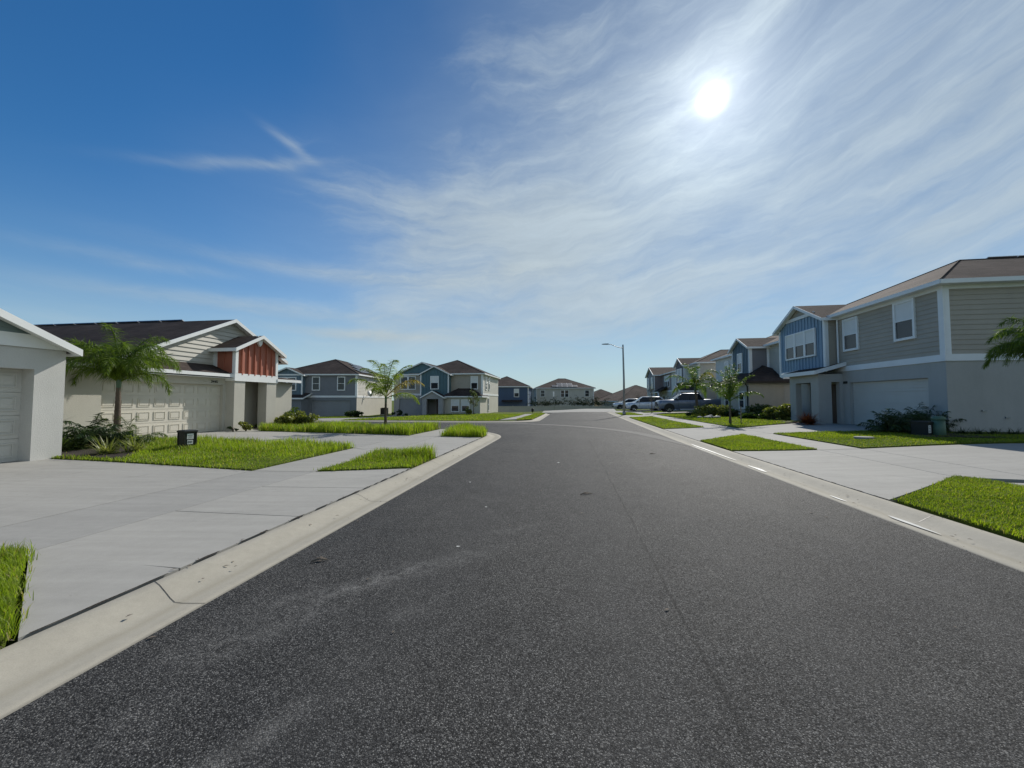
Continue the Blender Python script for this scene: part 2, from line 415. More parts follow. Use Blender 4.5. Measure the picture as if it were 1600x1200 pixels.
def macro(x, y):
    u = x*EU.x+y*EU.y; v = x*EV.x+y*EV.y
    return (-.38*sstep(20, 46, u)*sstep(2, -9, v) - .28*sstep(24, 44, u)*sstep(-12, -24, v)
            - 1.35*sstep(57, 68, u))
def hgt(x, y, d=None):
    x = np.asarray(x, float); y = np.asarray(y, float)
    if d is None: d = road_dist(x, y)
    v = x*EV.x+y*EV.y
    A = .08 + .16*sstep(-1, 3, v)
    return macro(x, y) + .07*sstep(0, .6, d) + A*sstep(.6, 9, d)
def H(x, y): return float(hgt(np.array([x]), np.array([y]))[0])
def HW(u, v): x, y = W(u, v); return H(x, y)

def draped(name, polys, m, dz, cell=1.0, edge=0.0, flat=False):
    """polygons given in street coordinates, cut to a grid and laid on the ground; edge = depth of their rim"""
    bm = bmesh.new(); tl = bm.faces.layers.float.new('tone'); rt = random.Random(len(polys)*7+int(polys[0][0][0]*10))
    for P in polys:
        pts = [W(*p) for p in P]
        f = bm.faces.new([bm.verts.new((x, y, 0)) for x, y in pts]); f[tl] = rt.random()
    bmesh.ops.triangulate(bm, faces=bm.faces[:])
    xs = [v.co.x for v in bm.verts]; ys = [v.co.y for v in bm.verts]
    for ax, lo, hi in ((0, min(xs), max(xs)), (1, min(ys), max(ys))):
        k = math.floor(lo/cell)+1
        while k*cell < hi:
            co = [0, 0, 0]; no = [0, 0, 0]; co[ax] = k*cell; no[ax] = 1
            bmesh.ops.bisect_plane(bm, geom=bm.verts[:]+bm.edges[:]+bm.faces[:], plane_co=co, plane_no=no)
            k += 1
    bmesh.ops.remove_doubles(bm, verts=bm.verts[:], dist=1e-4)
    X = np.array([v.co.x for v in bm.verts]); Y = np.array([v.co.y for v in bm.verts])
    Z = macro(X, Y) if flat else hgt(X, Y)
    for v, z in zip(bm.verts, Z): v.co.z = z + dz
    for f in bm.faces:
        if f.normal.z < 0: f.normal_flip()
    if edge:
        be = [e for e in bm.edges if e.is_boundary]
        r = bmesh.ops.extrude_edge_only(bm, edges=be)
        for v in r['geom']:
            if isinstance(v, bmesh.types.BMVert): v.co.z -= edge
    me = bpy.data.meshes.new(name); bm.to_mesh(me); bm.free()
    me.materials.append(M[m])
    o = bpy.data.objects.new(name, me); COL.objects.link(o)
    return o

def stretch_axis(core0, core1, step, far):
    a = list(np.arange(core0, core1+1e-6, step)); lo, hi = [], []
    s = step; p = core1
    while p < far: s *= 1.5; p += s; hi.append(p)
    s = step; p = core0
    while p > -far: s *= 1.5; p -= s; lo.append(p)
    return np.array(lo[::-1]+a+hi)
def build_ground():
    gx = stretch_axis(-50, 44, 1.0, 3000); gy = stretch_axis(-10, 92, 1.0, 3000)
    X, Y = np.meshgrid(gx, gy); x = X.ravel(); y = Y.ravel()
    d = road_dist(x, y)
    z = hgt(x, y, d) - .05 - .18*(d < 1.5)
    nx, ny = len(gx), len(gy)
    i = np.arange(nx-1); j = np.arange(ny-1); I, J = np.meshgrid(i, j)
    a = (J*nx+I).ravel()
    F = np.stack([a, a+1, a+1+nx, a+nx], 1).ravel()
    me = ngon_mesh('ground', np.stack([x, y, z], 1), F, 4, 'turf')
    o = bpy.data.objects.new('ground', me); COL.objects.link(o)
    tag(o, 'green turf ground reaching out to the horizon', 'ground', kind='structure')
build_ground()

def struct(o, label, cat): return tag(o, label, cat, kind='structure')
struct(draped('road', [ROAD], 'asphalt', 0.0, 2.0, flat=True), 'dark grey asphalt street bending left with a straight stub ahead', 'road')

def kerb(name, path, side, label, mname='kerb'):
    """gutter pan and rolled kerb swept along the asphalt edge; side = +1 when the yard lies to the right of the path"""
    prof = [(-.03, -.03), (0, .004), (.1, -.004), (.2, -.01), (.27, -.008), (.34, .005), (.43, .035), (.52, .062), (.6, .072), (.62, .06), (.625, -.15)]
    pts = [Vector((*p, 0)) for p in path]
    fine = [pts[0]]
    for a, b in zip(pts, pts[1:]):
        n = max(1, int((b-a).length/1.0))
        for i in range(1, n+1): fine.append(a.lerp(b, i/n))
    V_, A_ = [], []
    for i, p in enumerate(fine):
        t = (fine[min(i+1, len(fine)-1)]-fine[max(i-1, 0)]).normalized()
        nrm = Vector((-t.y, t.x, 0))*side              # in (u,v): rotate
        for off, z in prof:
            q = p + nrm*off; x, y = W(q.x, q.y)
            V_.append((x, y, float(macro(np.array([x]), np.array([y]))[0]) + z)); A_.append(off/.62)
    k = len(prof); n = len(fine)
    F_ = [(i*k+j, i*k+j+1, (i+1)*k+j+1, (i+1)*k+j) for i in range(n-1) for j in range(k-1)]
    me = bpy.data.meshes.new(name); me.from_pydata(V_, [], F_); me.materials.append(M[mname])
    at = me.attributes.new('across', 'FLOAT', 'POINT'); at.data.foreach_set('value', A_)
    me.polygons.foreach_set('use_smooth', [True]*len(F_)); me.update()
    o = bpy.data.objects.new(name, me); COL.objects.link(o)
    struct(o, label, 'kerb'); return fine
kerb('kerb', KL, -1, 'pale rolled concrete kerb along the left side and round the corner')
kerb('kerb', KS, -1, 'pale concrete kerb round the far corner and the left of the stub street')
kerb('kerb', KR, 1, 'pale rolled concrete kerb along the right side of the street')
# joints of the kerb: thin dark gaps sawn across the pan
def kerb_joint(u, v0, sgn):
    prof = [(.0, .004), (.1, -.004), (.2, -.01), (.27, -.008), (.34, .005), (.43, .035), (.52, .062), (.6, .072)]
    b = MB()
    for (o0, z0), (o1, z1) in zip(prof, prof[1:]):
        s0 = .12*max(0, o0-.27)/.33; s1 = .12*max(0, o1-.27)/.33
        P = [(u-.0025+s0, v0+sgn*o0, z0), (u-.0025+s1, v0+sgn*o1, z1), (u+.0025+s1, v0+sgn*o1, z1), (u+.0025+s0, v0+sgn*o0, z0)]
        b.poly([(*W(p[0], p[1]), p[2]+.003) for p in P], 'black')
    return b
jb = MB()
for v0, sg, us in ((-2.74, -1, (2.62, 5.6, 8.9, 12)), (4.05, 1, (5.6, 9.2, 12.3))):
    for u in us:
        q = kerb_joint(u, v0, sg)
        jb.add(q.v, q.f, 'black')
struct(jb.build('joint'), 'thin dark joints cut across the kerb', 'joint')
# dark strip painting the shade of the open joint between kerb and driveways
def gap_shade(name, u0, u1, v, sgn, label):
    r = random.Random(int(u0*10)); b = MB(); n = int((u1-u0)/.12); prev = None
    for i in range(n+1):
        u = u0+(u1-u0)*i/n; w = .008 + .011*r.random()*(r.random() < .8) + (.035*r.random() if r.random() < .12 else 0)
        vv = v(u) if callable(v) else v
        x0, y0 = W(u, vv-w*.6); x1, y1 = W(u, vv+w*.6); z = .079
        cur = ((x0, y0, z), (x1, y1, z))
        if prev and r.random() > .3: b.poly([prev[0], prev[1], cur[1], cur[0]], 'mulch')
        prev = cur
    struct(b.build(name), label, 'joint')
gap_shade('gap_shade_strip', 1.9, 8.0, -3.375, -1, 'dark strip painted as the shaded gap between the left kerb and the front driveway')
gap_shade('gap_shade_strip', 9.65, 14.9, -3.375, -1, 'dark strip painted as the shaded gap between the left kerb and the beige house driveway')
gap_shade('gap_shade_strip', 6.4, 12.0, 4.68, 1, 'dark strip painted as the shaded gap between the right kerb and the nearest right driveway')
gap_shade('gap_shade_strip', 14.8, 20.4, lambda u: vr(u)+.635, 1, 'dark strip painted as the shaded gap between the right kerb and the taupe house driveway')
# valley gutter round the outside of the bend
vg = [(9.5, 4.06, 4.06)]
def ring_poly():
    inner = arc(C0, RO-.62, 14, 90, 24); outer = arc(C0, RO-.02, 8, 90, 24)
    return [(13.5, 4.04)] + inner + [(26.35-.55+.02, -10), (26.43, -10)] + outer[::-1]
o = draped('valley_gutter', [ring_poly()], 'gutter', .005, 2.0, flat=True)
struct(o, 'pale concrete valley gutter sweeping across the street junction', 'gutter')

# ------------------------------------------------------------------ concrete
def conc(name, polys, label, cat, m='conc', dz=.004):
    return struct(draped(name, polys, m, dz, 1.0, edge=.1), label, cat)
g = .008
# left: first driveway (slabs with open joints)
ko = -3.385
us = [(1.97, 3.03), (2.98, 2.98), (4.5, 4.45), (6.1, 5.9), (7.98, 7.25)]
sl = []
for (a0, a1), (b0, b1) in zip(us, us[1:]):
    sl.append([(a0+g, ko), (b0-g, ko), (b1-g, -5.15), (a1+g, -5.15)] if abs(a1-b1) > .1 else [(a0+g, ko), (b0-g, ko), (a1+g, -5.12)])
conc('driveway', sl + [[(3.02, -5.15-g), (7.24, -5.15-g), (7.1, -6.42), (2.92, -6.42)]] +
     [[(2.9, -6.42-2*g), (7.08, -6.42-2*g), (7.3, -9.4), (2.5, -9.4)], [(2.5, -9.4-g), (7.3, -9.4-g), (7.52, -12.7), (1.4, -12.7)]],
     'broad pale concrete driveway at left front below the white garage', 'driveway')
conc('driveway', [[(9.65, ko), (14.9, ko), (14.9, -5.15), (10.2, -5.15)], [(10.2, -5.15-2*g), (14.9, -5.15-2*g), (14.95, -6.4), (10.9, -6.4)],
     [(10.95, -6.4-2*g), (14.95, -6.4-2*g), (15.5, -10), (10.95, -10)], [(10.95, -10-g), (15.5, -10-g), (16.1, -14.3), (17.6, -14.9), (17.8, -15.4), (16, -15.5), (15.9, -16.2), (10.95, -16.2)]],
     'concrete driveway leading to the beige panelled garage door', 'driveway')
conc('sidewalk', [[(-12, -5.3), (2.98, -5.3), (2.88, -6.55), (-12, -6.55)]], 'sidewalk beside the tall grass at the left edge', 'sidewalk', 'walk')
conc('sidewalk', [[(7.26, -5.15), (10.18, -5.15), (10.88, -6.42), (7.12, -6.42)]], 'sidewalk slabs between the two left driveways', 'sidewalk', 'walk')
conc('sidewalk', [[(14.97, -5.15), (18.4, -5.3), (18.9, -6.42), (14.99, -6.42)]], 'short sidewalk ending at the left corner kerb', 'sidewalk', 'walk')
# right
kr = 4.69
conc('driveway', [[(6.5, kr), (11.95, kr), (12.2, 7.1), (8.35, 7.1)], [(8.3, 7.1+2*g), (12.2, 7.1+2*g), (12.28, 8.25), (7.9, 8.25)],
     [(7.5, 8.25+2*g), (12.28, 8.25+2*g), (12.9, 12), (6.2, 12)], [(6.2, 12+g), (12.9, 12+g), (13.4, 15), (13.4, 22), (4, 22)]],
     'wide concrete driveway at the right front edge', 'driveway')
conc('driveway', [[(14.85, kr), (20.5, vr(20)+.65), (21.4, 7.1), (17.05, 7.1)], [(17.05, 7.1+2*g), (21.4, 7.1+2*g), (20.4, 8.25), (17.2, 8.25)],
     [(17.2, 8.25+2*g), (20.4, 8.25+2*g), (22.5, 11.8), (22.6, 13.1), (22.1, 14.6), (17.2, 14.6)]],
     'concrete driveway to the white garage of the taupe house', 'driveway')
conc('driveway', [[(33.7, vr(34)+.65), (38.6, vr(38)+.65), (38.4, 7.2), (35, 7.2)], [(35, 7.2+2*g), (38.4, 7.2+2*g), (43.8, 8.3), (38.4, 8.3)][0:0] or
     [(35.2, 7.2+2*g), (43.8, 7.2+2*g), (43.8, 8.3), (38.4, 8.3)], [(38.4, 8.3+g), (43.8, 8.3+g), (43.8, 16.5), (38.4, 16.5)]],
     'concrete driveway under the parked pickup', 'driveway')
conc('driveway', [[(46.2, vr(46)+.65), (52.3, vr(52)+.65), (52.6, 15.6), (47.2, 15.6)]], 'far right concrete driveway under the white suv', 'driveway')
conc('sidewalk', [[(-12, 7.25), (7.85, 7.25), (7.6, 8.25), (-12, 8.25)]], 'sidewalk behind the nearest right grass strip', 'sidewalk', 'walk')
conc('sidewalk', [[(12.24, 7.1), (17.0, 7.1), (17.16, 8.25), (12.32, 8.25)]], 'sidewalk between the two nearest right driveways', 'sidewalk', 'walk')
conc('sidewalk', [[(21.45, 7.1), (34.95, 7.2), (38.36, 8.3), (20.5, 8.25)]], 'long right sidewalk in front of the blue gabled house', 'sidewalk', 'walk')
conc('sidewalk', [[(43.85, 7.2), (46.1, 7.2), (46.1, 8.3), (43.85, 8.3)]], 'sidewalk between the pickup and the suv driveways', 'sidewalk', 'walk')
conc('sidewalk', [[(31.2, -4.15), (47.3, -4.15), (47.3, -5.3), (29.6, -5.3)]], 'sidewalk along the left of the stub street', 'sidewalk', 'walk')
conc('apron', [[(50.55, -3.4), (50.55, 6.2), (57.5, 6.6), (57.5, -3.6)]], 'pale concrete apron closing the end of the stub street', 'apron', 'walk')
conc('driveway', [[(27.75, -23.4), (27.75, -17.6), (49.5, -17.6), (49.5, -23.2)]], 'shaded concrete driveway of the teal gabled house', 'driveway')
conc('driveway', [[(27.75, -35), (27.75, -29), (44, -29.5), (44, -35)]], 'concrete driveway of the slate grey house', 'driveway')

# ------------------------------------------------------------------ lawns
LAWN = {}
def lawn(key, poly, label, dz=.03):
    LAWN[key] = poly
    struct(draped('lawn', [poly], 'turf', dz, .8, edge=.12), label, 'lawn')
lawn('A', [(1.93, -3.4), (3.0, -5.1), (2.97, -5.27), (-3, -5.27), (-3, -3.4)], 'uncut grass strip at the left edge beside the driveway')
lawn('B', [(7.12, -6.46), (7.33, -9.4), (7.55, -12.3), (7.9, -12.4), (7.9, -15.8), (10.9, -15.8), (10.9, -6.46)], 'uncut lawn between the white garage and the beige house')
lawn('C', [(8.05, -3.4), (7.3, -5.1), (10.1, -5.1), (9.58, -3.4)], 'small uncut grass patch between kerb and sidewalk')
lawn('D', [(15.03, -6.46), (16.2, -14.3), (18.2, -15.6), (19, -22), (19, -8), (18.95, -6.5)], 'long uncut lawn around the yellowing palm')
lawn('E', [(15.0, -5.1), (15.0, -3.4)] + arc(C0, 3.7, 5, 58, 8), 'tall grass on the rounded left corner')
lawn('F', [(-3, 4.72), (6.4, 4.72), (8.25, 7.05), (8.0, 7.22), (-3, 7.22)], 'mown grass strip at the right front edge')
lawn('G', [(12.05, 4.72), (12.24, 7.06), (16.95, 7.06), (14.75, 4.72)], 'mown grass strip between the two right driveways')
lawn('H', [(12.36, 8.3), (13.4, 13.9), (13.6, 24), (16.7, 24), (16.7, 14.3), (17.15, 14.2), (17.15, 8.3)], 'mown front lawn with utility boxes beside the taupe house')
lawn('I', [(20.6, 4.82), (21.5, 7.05), (34.85, 7.15), (33.55, 5.12)], 'mown grass strip in front of the blue gabled house')
lawn('J', [(20.5, 8.3), (22.7, 11.75), (22.9, 13.6), (27, 14.2), (38.3, 14.2), (38.3, 8.35)], 'mown lawn with small palm before the blue gabled house')
lawn('K', [(38.7, 5.2), (38.5, 7.15), (45.9, 7.15), (46.0, 5.4)], 'small grass strip around the street lamp')
lawn('L', [(43.9, 8.35), (43.9, 15.4), (47.1, 15.4), (46.15, 8.35)], 'lawn between the pickup and the white suv')
lawn('N', [(27.8, -17.5), (27.8, -5.4), (47.2, -5.4), (49, -11), (49, -17.5)], 'sunlit lawn in front of the teal gabled house')
lawn('O', [(29.4, -3.9), (31.1, -4.1), (47.2, -4.1), (47.2, -2.8), (30.4, -2.82)], 'grass strip along the left of the stub street')
lawn('P', [(27.8, -28.9), (27.8, -23.5), (46, -23.3), (46, -26.4), (44, -28.9)], 'grass between the two far left driveways')
def bed(poly, label):
    struct(draped('mulch_bed', [poly], 'mulch', .05, .8, edge=.1), label, 'mulch bed')
BEDL = [(7.62, -10.3), (7.6, -12.3), (7.95, -12.5), (7.95, -15.5), (9.9, -15.6), (9.8, -12.8), (8.5, -11.0)]
bed(BEDL, 'dark mulch bed beside the white garage')
bed([(17.0, -14.8), (18.2, -15.6), (18.9, -18), (19, -22), (17.9, -22), (17.9, -15.6)], 'dark mulch bed by the low wing of the beige house')
bed([(14.6, 11.6), (14.2, 13.9), (14.4, 24), (16.6, 24), (16.7, 14.1), (17.1, 14.1), (17.1, 12.6)], 'dark mulch bed along the side of the taupe house')
bed([(25.2, 12.4), (26.8, 12.2), (34, 12.4), (37.5, 12.5), (37.5, 14.1), (27.4, 14.1), (25.2, 14.2)], 'dark mulch bed in front of the blue gabled house')
bed([(22.7, 11.6), (24.9, 12.1), (24.9, 13.0), (22.7, 13.0)], 'small mulch bed with red plant by the porch')

# flat white patches drawn along the right flow line
def white_patch(u0, u1, v, w, label):
    n = 18; pts = []
    for i in range(n):
        a = 2*pi*i/n; k = 1 + .18*sin(3*a+u0) + .1*sin(5*a)
        pts.append(((u0+u1)/2 + (u1-u0)/2*cos(a)*min(1, k), v + .65*w*sin(a)*k))
    b = MB(); b.poly([(*W(*p), .0035) for p in pts], 'blotch')
    struct(b.build('stain'), label, 'stain')
white_patch(5.15, 5.95, 4.24, .05, 'nearest thin white streak in the right gutter')
white_patch(6.6, 7.0, 4.2, .035, 'small white streak in the right gutter before the driveway')
white_patch(9.0, 9.9, 4.22, .07, 'short white streak in the right gutter')
white_patch(10.6, 14.6, 4.26, .06, 'long white streak in the right gutter beside the grass strip')
for px, py, w_, l_ in ((872, 722, .03, .1), (735, 752, .02, .07), (717, 850, .015, .06), (760, 790, .015, .05)):
    d_ = 600*1.55/(py-625); u_, v_ = UV((px-800)/600*d_, d_)
    white_patch(u_-w_, u_+w_, v_, l_*.5, 'pale fleck on the asphalt at %s' % {872: 'the middle of the road', 735: 'the left lane beyond the leaf', 717: 'the end of the long pale scuff', 760: 'the left lane beside the scuffs'}[px])
white_patch(11.6, 13.9, 4.13, .02, 'narrow white line next to the long white streak')

# ------------------------------------------------------------------ grass
def inpoly(P, x, y):
    ins = np.zeros(x.shape, bool); n = len(P)
    for i in range(n):
        x0, y0 = P[i]; x1, y1 = P[(i+1) % n]
        c = (y0 > y) != (y1 > y)
        ins ^= c & (x < x0 + (y-y0)*(x1-x0)/((y1-y0) if y1 != y0 else 1e-12))
    return ins
def edge_dist(P, x, y):
    d = np.full(x.shape, 1e9); n = len(P)
    for i in range(n):
        x0, y0 = P[i]; x1, y1 = P[(i+1) % n]; dx, dy = x1-x0, y1-y0
        t = np.clip(((x-x0)*dx+(y-y0)*dy)/(dx*dx+dy*dy+1e-12), 0, 1)
        d = np.minimum(d, np.hypot(x-x0-t*dx, y-y0-t*dy))
    return d
def vnoise(x, y, s, seed):
    r = np.random.default_rng(seed); T = r.random((64, 64))
    x = x/s+100; y = y/s+100; i = np.floor(x).astype(int); j = np.floor(y).astype(int)
    fx = x-i; fy = y-j; fx = fx*fx*(3-2*fx); fy = fy*fy*(3-2*fy)
    g_ = lambda a, b: T[a % 64, b % 64]
    return (g_(i, j)*(1-fx)+g_(i+1, j)*fx)*(1-fy) + (g_(i, j+1)*(1-fx)+g_(i+1, j+1)*fx)*fy
def grass(key, label, dens, h0, h1, wid, m='grass', lean=.5, clip=None, dz=.03, tall=None, hole=None):
    P = LAWN[key]; us_ = [p[0] for p in P]; vs_ = [p[1] for p in P]
    a, b, c, d = min(us_), max(us_), min(vs_), max(vs_)
    if clip: a, b, c, d = max(a, clip[0]), min(b, clip[1]), max(c, clip[2]), min(d, clip[3])
    n = int((b-a)*(d-c)*dens)
    u = RNG.uniform(a, b, n); v = RNG.uniform(c, d, n)
    k = inpoly(P, u, v)
    if hole: k &= ~inpoly(hole, u, v)
    cl = vnoise(u, v, .35, 3)*.6 + vnoise(u, v, .12, 5)*.4
    k &= RNG.random(n) < .35 + 1.1*cl
    u, v, cl = u[k], v[k], cl[k]; n = len(u)
    jit = np.clip(.25*h1, .02, .06)
    u = u + RNG.normal(size=n)*jit; v = v + RNG.normal(size=n)*jit
    x = u*EU.x+v*EV.x; y = u*EU.y+v*EV.y
    z = hgt(x, y) + dz - .01
    big = vnoise(u, v, 1.6, 9)
    hh = (h0 + (h1-h0)*np.clip(.15 + .9*cl*big*1.6, 0, 1))*RNG.uniform(.55, 1.15, n)
    if tall is not None: hh *= tall(u, v)
    ph = RNG.uniform(0, 2*pi, n); ln = RNG.uniform(.15, 1.0, n)*lean*hh
    dx, dy = np.cos(ph), np.sin(ph)
    w_ = wid*RNG.uniform(.6, 1.3, n)*.5
    wx, wy = -dy*w_, dx*w_
    V_ = np.empty((n, 5, 3))
    V_[:, 0] = np.stack([x-wx, y-wy, z], 1); V_[:, 1] = np.stack([x+wx, y+wy, z], 1)
    mx, my, mz = x+dx*ln*.35, y+dy*ln*.35, z+hh*.6
    V_[:, 2] = np.stack([mx+wx*.8, my+wy*.8, mz], 1); V_[:, 3] = np.stack([mx-wx*.8, my-wy*.8, mz], 1)
    V_[:, 4] = np.stack([x+dx*ln, y+dy*ln, z+hh*RNG.uniform(.8, 1.02, n)], 1)
    base = np.arange(n)[:, None]*5
    T_ = np.concatenate([base+np.array([[0, 1, 2]]), base+np.array([[0, 2, 3]]), base+np.array([[3, 2, 4]])], 1).ravel()
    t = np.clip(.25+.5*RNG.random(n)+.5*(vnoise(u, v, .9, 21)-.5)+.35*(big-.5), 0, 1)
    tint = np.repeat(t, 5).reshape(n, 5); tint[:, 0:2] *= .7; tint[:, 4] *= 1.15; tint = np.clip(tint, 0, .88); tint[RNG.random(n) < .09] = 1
    me = ngon_mesh('grass', V_.reshape(-1, 3), T_, 3, m, tint.ravel())
    o = bpy.data.objects.new('grass', me); COL.objects.link(o)
    return tag(o, label, 'grass', kind='stuff')
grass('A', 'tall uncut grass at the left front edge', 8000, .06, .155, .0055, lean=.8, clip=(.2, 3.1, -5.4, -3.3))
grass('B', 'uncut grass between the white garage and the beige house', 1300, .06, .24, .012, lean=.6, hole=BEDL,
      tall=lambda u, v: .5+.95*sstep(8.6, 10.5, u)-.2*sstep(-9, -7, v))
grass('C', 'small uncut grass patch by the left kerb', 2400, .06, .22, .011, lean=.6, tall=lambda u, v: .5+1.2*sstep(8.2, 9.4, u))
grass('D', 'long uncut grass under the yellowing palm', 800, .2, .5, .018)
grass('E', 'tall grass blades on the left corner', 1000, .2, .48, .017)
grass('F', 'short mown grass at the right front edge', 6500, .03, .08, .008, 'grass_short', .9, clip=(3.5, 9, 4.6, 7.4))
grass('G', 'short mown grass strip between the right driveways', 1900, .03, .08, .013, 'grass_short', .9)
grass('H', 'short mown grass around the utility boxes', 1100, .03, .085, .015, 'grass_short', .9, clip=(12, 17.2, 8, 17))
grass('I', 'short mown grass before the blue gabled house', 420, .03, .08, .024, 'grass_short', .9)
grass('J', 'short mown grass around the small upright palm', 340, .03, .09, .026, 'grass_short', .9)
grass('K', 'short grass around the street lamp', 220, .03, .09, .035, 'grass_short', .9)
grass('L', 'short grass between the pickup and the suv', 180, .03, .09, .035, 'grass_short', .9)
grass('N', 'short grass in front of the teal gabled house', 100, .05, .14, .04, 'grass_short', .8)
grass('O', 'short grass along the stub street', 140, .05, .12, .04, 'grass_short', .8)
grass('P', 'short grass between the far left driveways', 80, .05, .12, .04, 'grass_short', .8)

# ------------------------------------------------------------------ house kit (local frame: x right along the front, y to the back, z up)
class Frame:
    """a wall plane: O origin, X along, Nn outward"""
    def __init__(s, O, X, Nn): s.O = Vector(O); s.X = Vector(X); s.N = Vector(Nn)
    def p(s, a, z, n=0): return s.O + s.X*a + Vector((0, 0, z)) + s.N*n
def front(y=0, x=0): return Frame((x, y, 0), (1, 0, 0), (0, -1, 0))
def back(y, x=0): return Frame((x, y, 0), (1, 0, 0), (0, 1, 0))
def left(x, y=0): return Frame((x, y, 0), (0, 1, 0), (-1, 0, 0))
def right(x, y=0): return Frame((x, y, 0), (0, 1, 0), (1, 0, 0))
def pbox(b, F, a0, a1, z0, z1, n0, n1, m):
    q = [F.p(a0, z0, n0), F.p(a1, z0, n0), F.p(a1, z0, n1), F.p(a0, z0, n1), F.p(a0, z1, n0), F.p(a1, z1, n0), F.p(a1, z1, n1), F.p(a0, z1, n1)]
    b.add(q, [(0,3,2,1),(4,5,6,7),(0,1,5,4),(1,2,6,5),(2,3,7,6),(3,0,4,7)], m)
def clip(P, ax, k, keep_hi):
    out = []
    for i in range(len(P)):
        a, c = P[i], P[(i+1) % len(P)]
        ia = (a[ax] >= k) == keep_hi or a[ax] == k; ic = (c[ax] >= k) == keep_hi or c[ax] == k
        if ia: out.append(a)
        if ia != ic:
            t = (k-a[ax])/(c[ax]-a[ax]); out.append((a[0]+(c[0]-a[0])*t, a[1]+(c[1]-a[1])*t))
    return out
def rect(a0, a1, z0, z1): return [(a0, z0), (a1, z0), (a1, z1), (a0, z1)]
def sheet(b, F, P, m, n=0): b.poly([F.p(a, z, n) for a, z in P], m)
def lap(b, F, P, m, exp=.19, proud=.022):
    """horizontal lap boards clipped to a convex outline"""
    z0 = min(p[1] for p in P); z1 = max(p[1] for p in P); k = z0
    sheet(b, F, P, m, -.01)
    while k < z1-.01:
        q = clip(clip(P, 1, k, True), 1, min(k+exp, z1), False)
        if len(q) >= 3:
            b.poly([F.p(a, z, proud*(1-(z-k)/exp)+.002) for a, z in q], m)
            lo = sorted([p for p in q if abs(p[1]-k) < 1e-6])
            if len(lo) >= 2:
                a0, a1 = lo[0][0], lo[-1][0]
                b.poly([F.p(a0, k, 0), F.p(a1, k, 0), F.p(a1, k, proud+.002), F.p(a0, k, proud+.002)], m)
        k += exp
def batten(b, F, P, m, sp=.4, w=.06, proud=.05):
    sheet(b, F, P, m, 0)
    a0 = min(p[0] for p in P); a1 = max(p[0] for p in P); n = max(1, round((a1-a0)/sp)); sp = (a1-a0)/n
    for i in range(1, n):
        q = clip(clip(P, 0, a0+i*sp-w/2, True), 0, a0+i*sp+w/2, False)
        if len(q) >= 3: b.slab([F.p(a, z, .001) for a, z in q], F.N*proud, m)
def pierced(b, F, a0, a1, z0, z1, holes, m, depth=.25):
    """flat wall with rectangular openings (a0,a1,z0,z1) and their reveals"""
    A = sorted({a0, a1, *[h[0] for h in holes], *[h[1] for h in holes]})
    Z = sorted({z0, z1, *[h[2] for h in holes], *[h[3] for h in holes]})
    for p, q in zip(A, A[1:]):
        for r, s in zip(Z, Z[1:]):
            if any(h[0] <= p and q <= h[1] and h[2] <= r and s <= h[3] for h in holes): continue
            sheet(b, F, rect(p, q, r, s), m)
    for h in holes:
        b.poly([F.p(h[0], h[2]), F.p(h[0], h[3]), F.p(h[0], h[3], -depth), F.p(h[0], h[2], -depth)], m)
        b.poly([F.p(h[1], h[2]), F.p(h[1], h[3]), F.p(h[1], h[3], -depth), F.p(h[1], h[2], -depth)], m)
        b.poly([F.p(h[0], h[3]), F.p(h[1], h[3]), F.p(h[1], h[3], -depth), F.p(h[0], h[3], -depth)], m)
def window(par, F, a0, a1, z0, z1, blind=.5, n=.02, tw=.1, low='glass', trim='vinyl', name='window'):
    b = MB(); d = n+.055
    zt = z1-tw-(z1-z0-2*tw)*blind if blind else None
    pbox(b, F, a0, a0+tw, z0, z1, n-.02, d, trim); pbox(b, F, a1-tw, a1, z0, z1, n-.02, d, trim)
    pbox(b, F, a0+tw, a1-tw, z1-tw, z1, n-.02, d, trim); pbox(b, F, a0+tw, a1-tw, z0, z0+tw, n-.02, d+.02, trim)
    zm = (z0+z1)/2
    pbox(b, F, a0+tw, a1-tw, zm-.025, zm+.025, n-.02, d-.012, trim)
    fr = b.build(name, par)
    p = MB(); sheet(p, F, rect(a0+tw, a1-tw, z0+tw, zm-.025), low, n+.012); 
    if blind < .45: sheet(p, F, rect(a0+tw, a1-tw, zm+.025, z1-tw), low, n+.012)
    p.build('pane', fr)
    if blind >= .45:
        p = MB(); pbox(p, F, a0+tw, a1-tw, zm+.025, z1-tw, n-.01, n+.02, 'blind')
        for i in range(1, int((z1-tw-zm)/.07)):
            pbox(p, F, a0+tw+.004, a1-tw-.004, zm+.025+i*.07-.006, zm+.025+i*.07, n+.02, n+.024, 'blind')
        p.build('blind', fr)
    return fr
def garage(par, F, a0, a1, z0, z1, m, rows=4, cols=8, n=-.22, rib=False):
    b = MB(); sheet(b, F, rect(a0, a1, z0, z1), m, n)
    rh = (z1-z0)/rows; cw = (a1-a0)/cols
    for r in range(rows):
        pbox(b, F, a0, a1, z0+r*rh+.006, z0+(r+1)*rh-.006, n+.001, n+.02, m)
        if rib:
            for q in range(4): pbox(b, F, a0+.01, a1-.01, z0+r*rh+rh*(q+.25)/4, z0+r*rh+rh*(q+.8)/4, n+.02, n+.05, m)
            continue
        for c in range(cols):
            x0, x1, y0, y1 = a0+c*cw+cw*.13, a0+(c+1)*cw-cw*.13, z0+r*rh+rh*.2, z0+(r+1)*rh-rh*.18
            for q in ((x0, x1, y0, y0+.025), (x0, x1, y1-.025, y1), (x0, x0+.025, y0+.025, y1-.025), (x1-.025, x1, y0+.025, y1-.025)):
                pbox(b, F, *q, n+.02, n+.038, m)
            pbox(b, F, x0+.06, x1-.06, y0+.06, y1-.06, n+.02, n+.034, m)
    return b.build('garage_door', par)
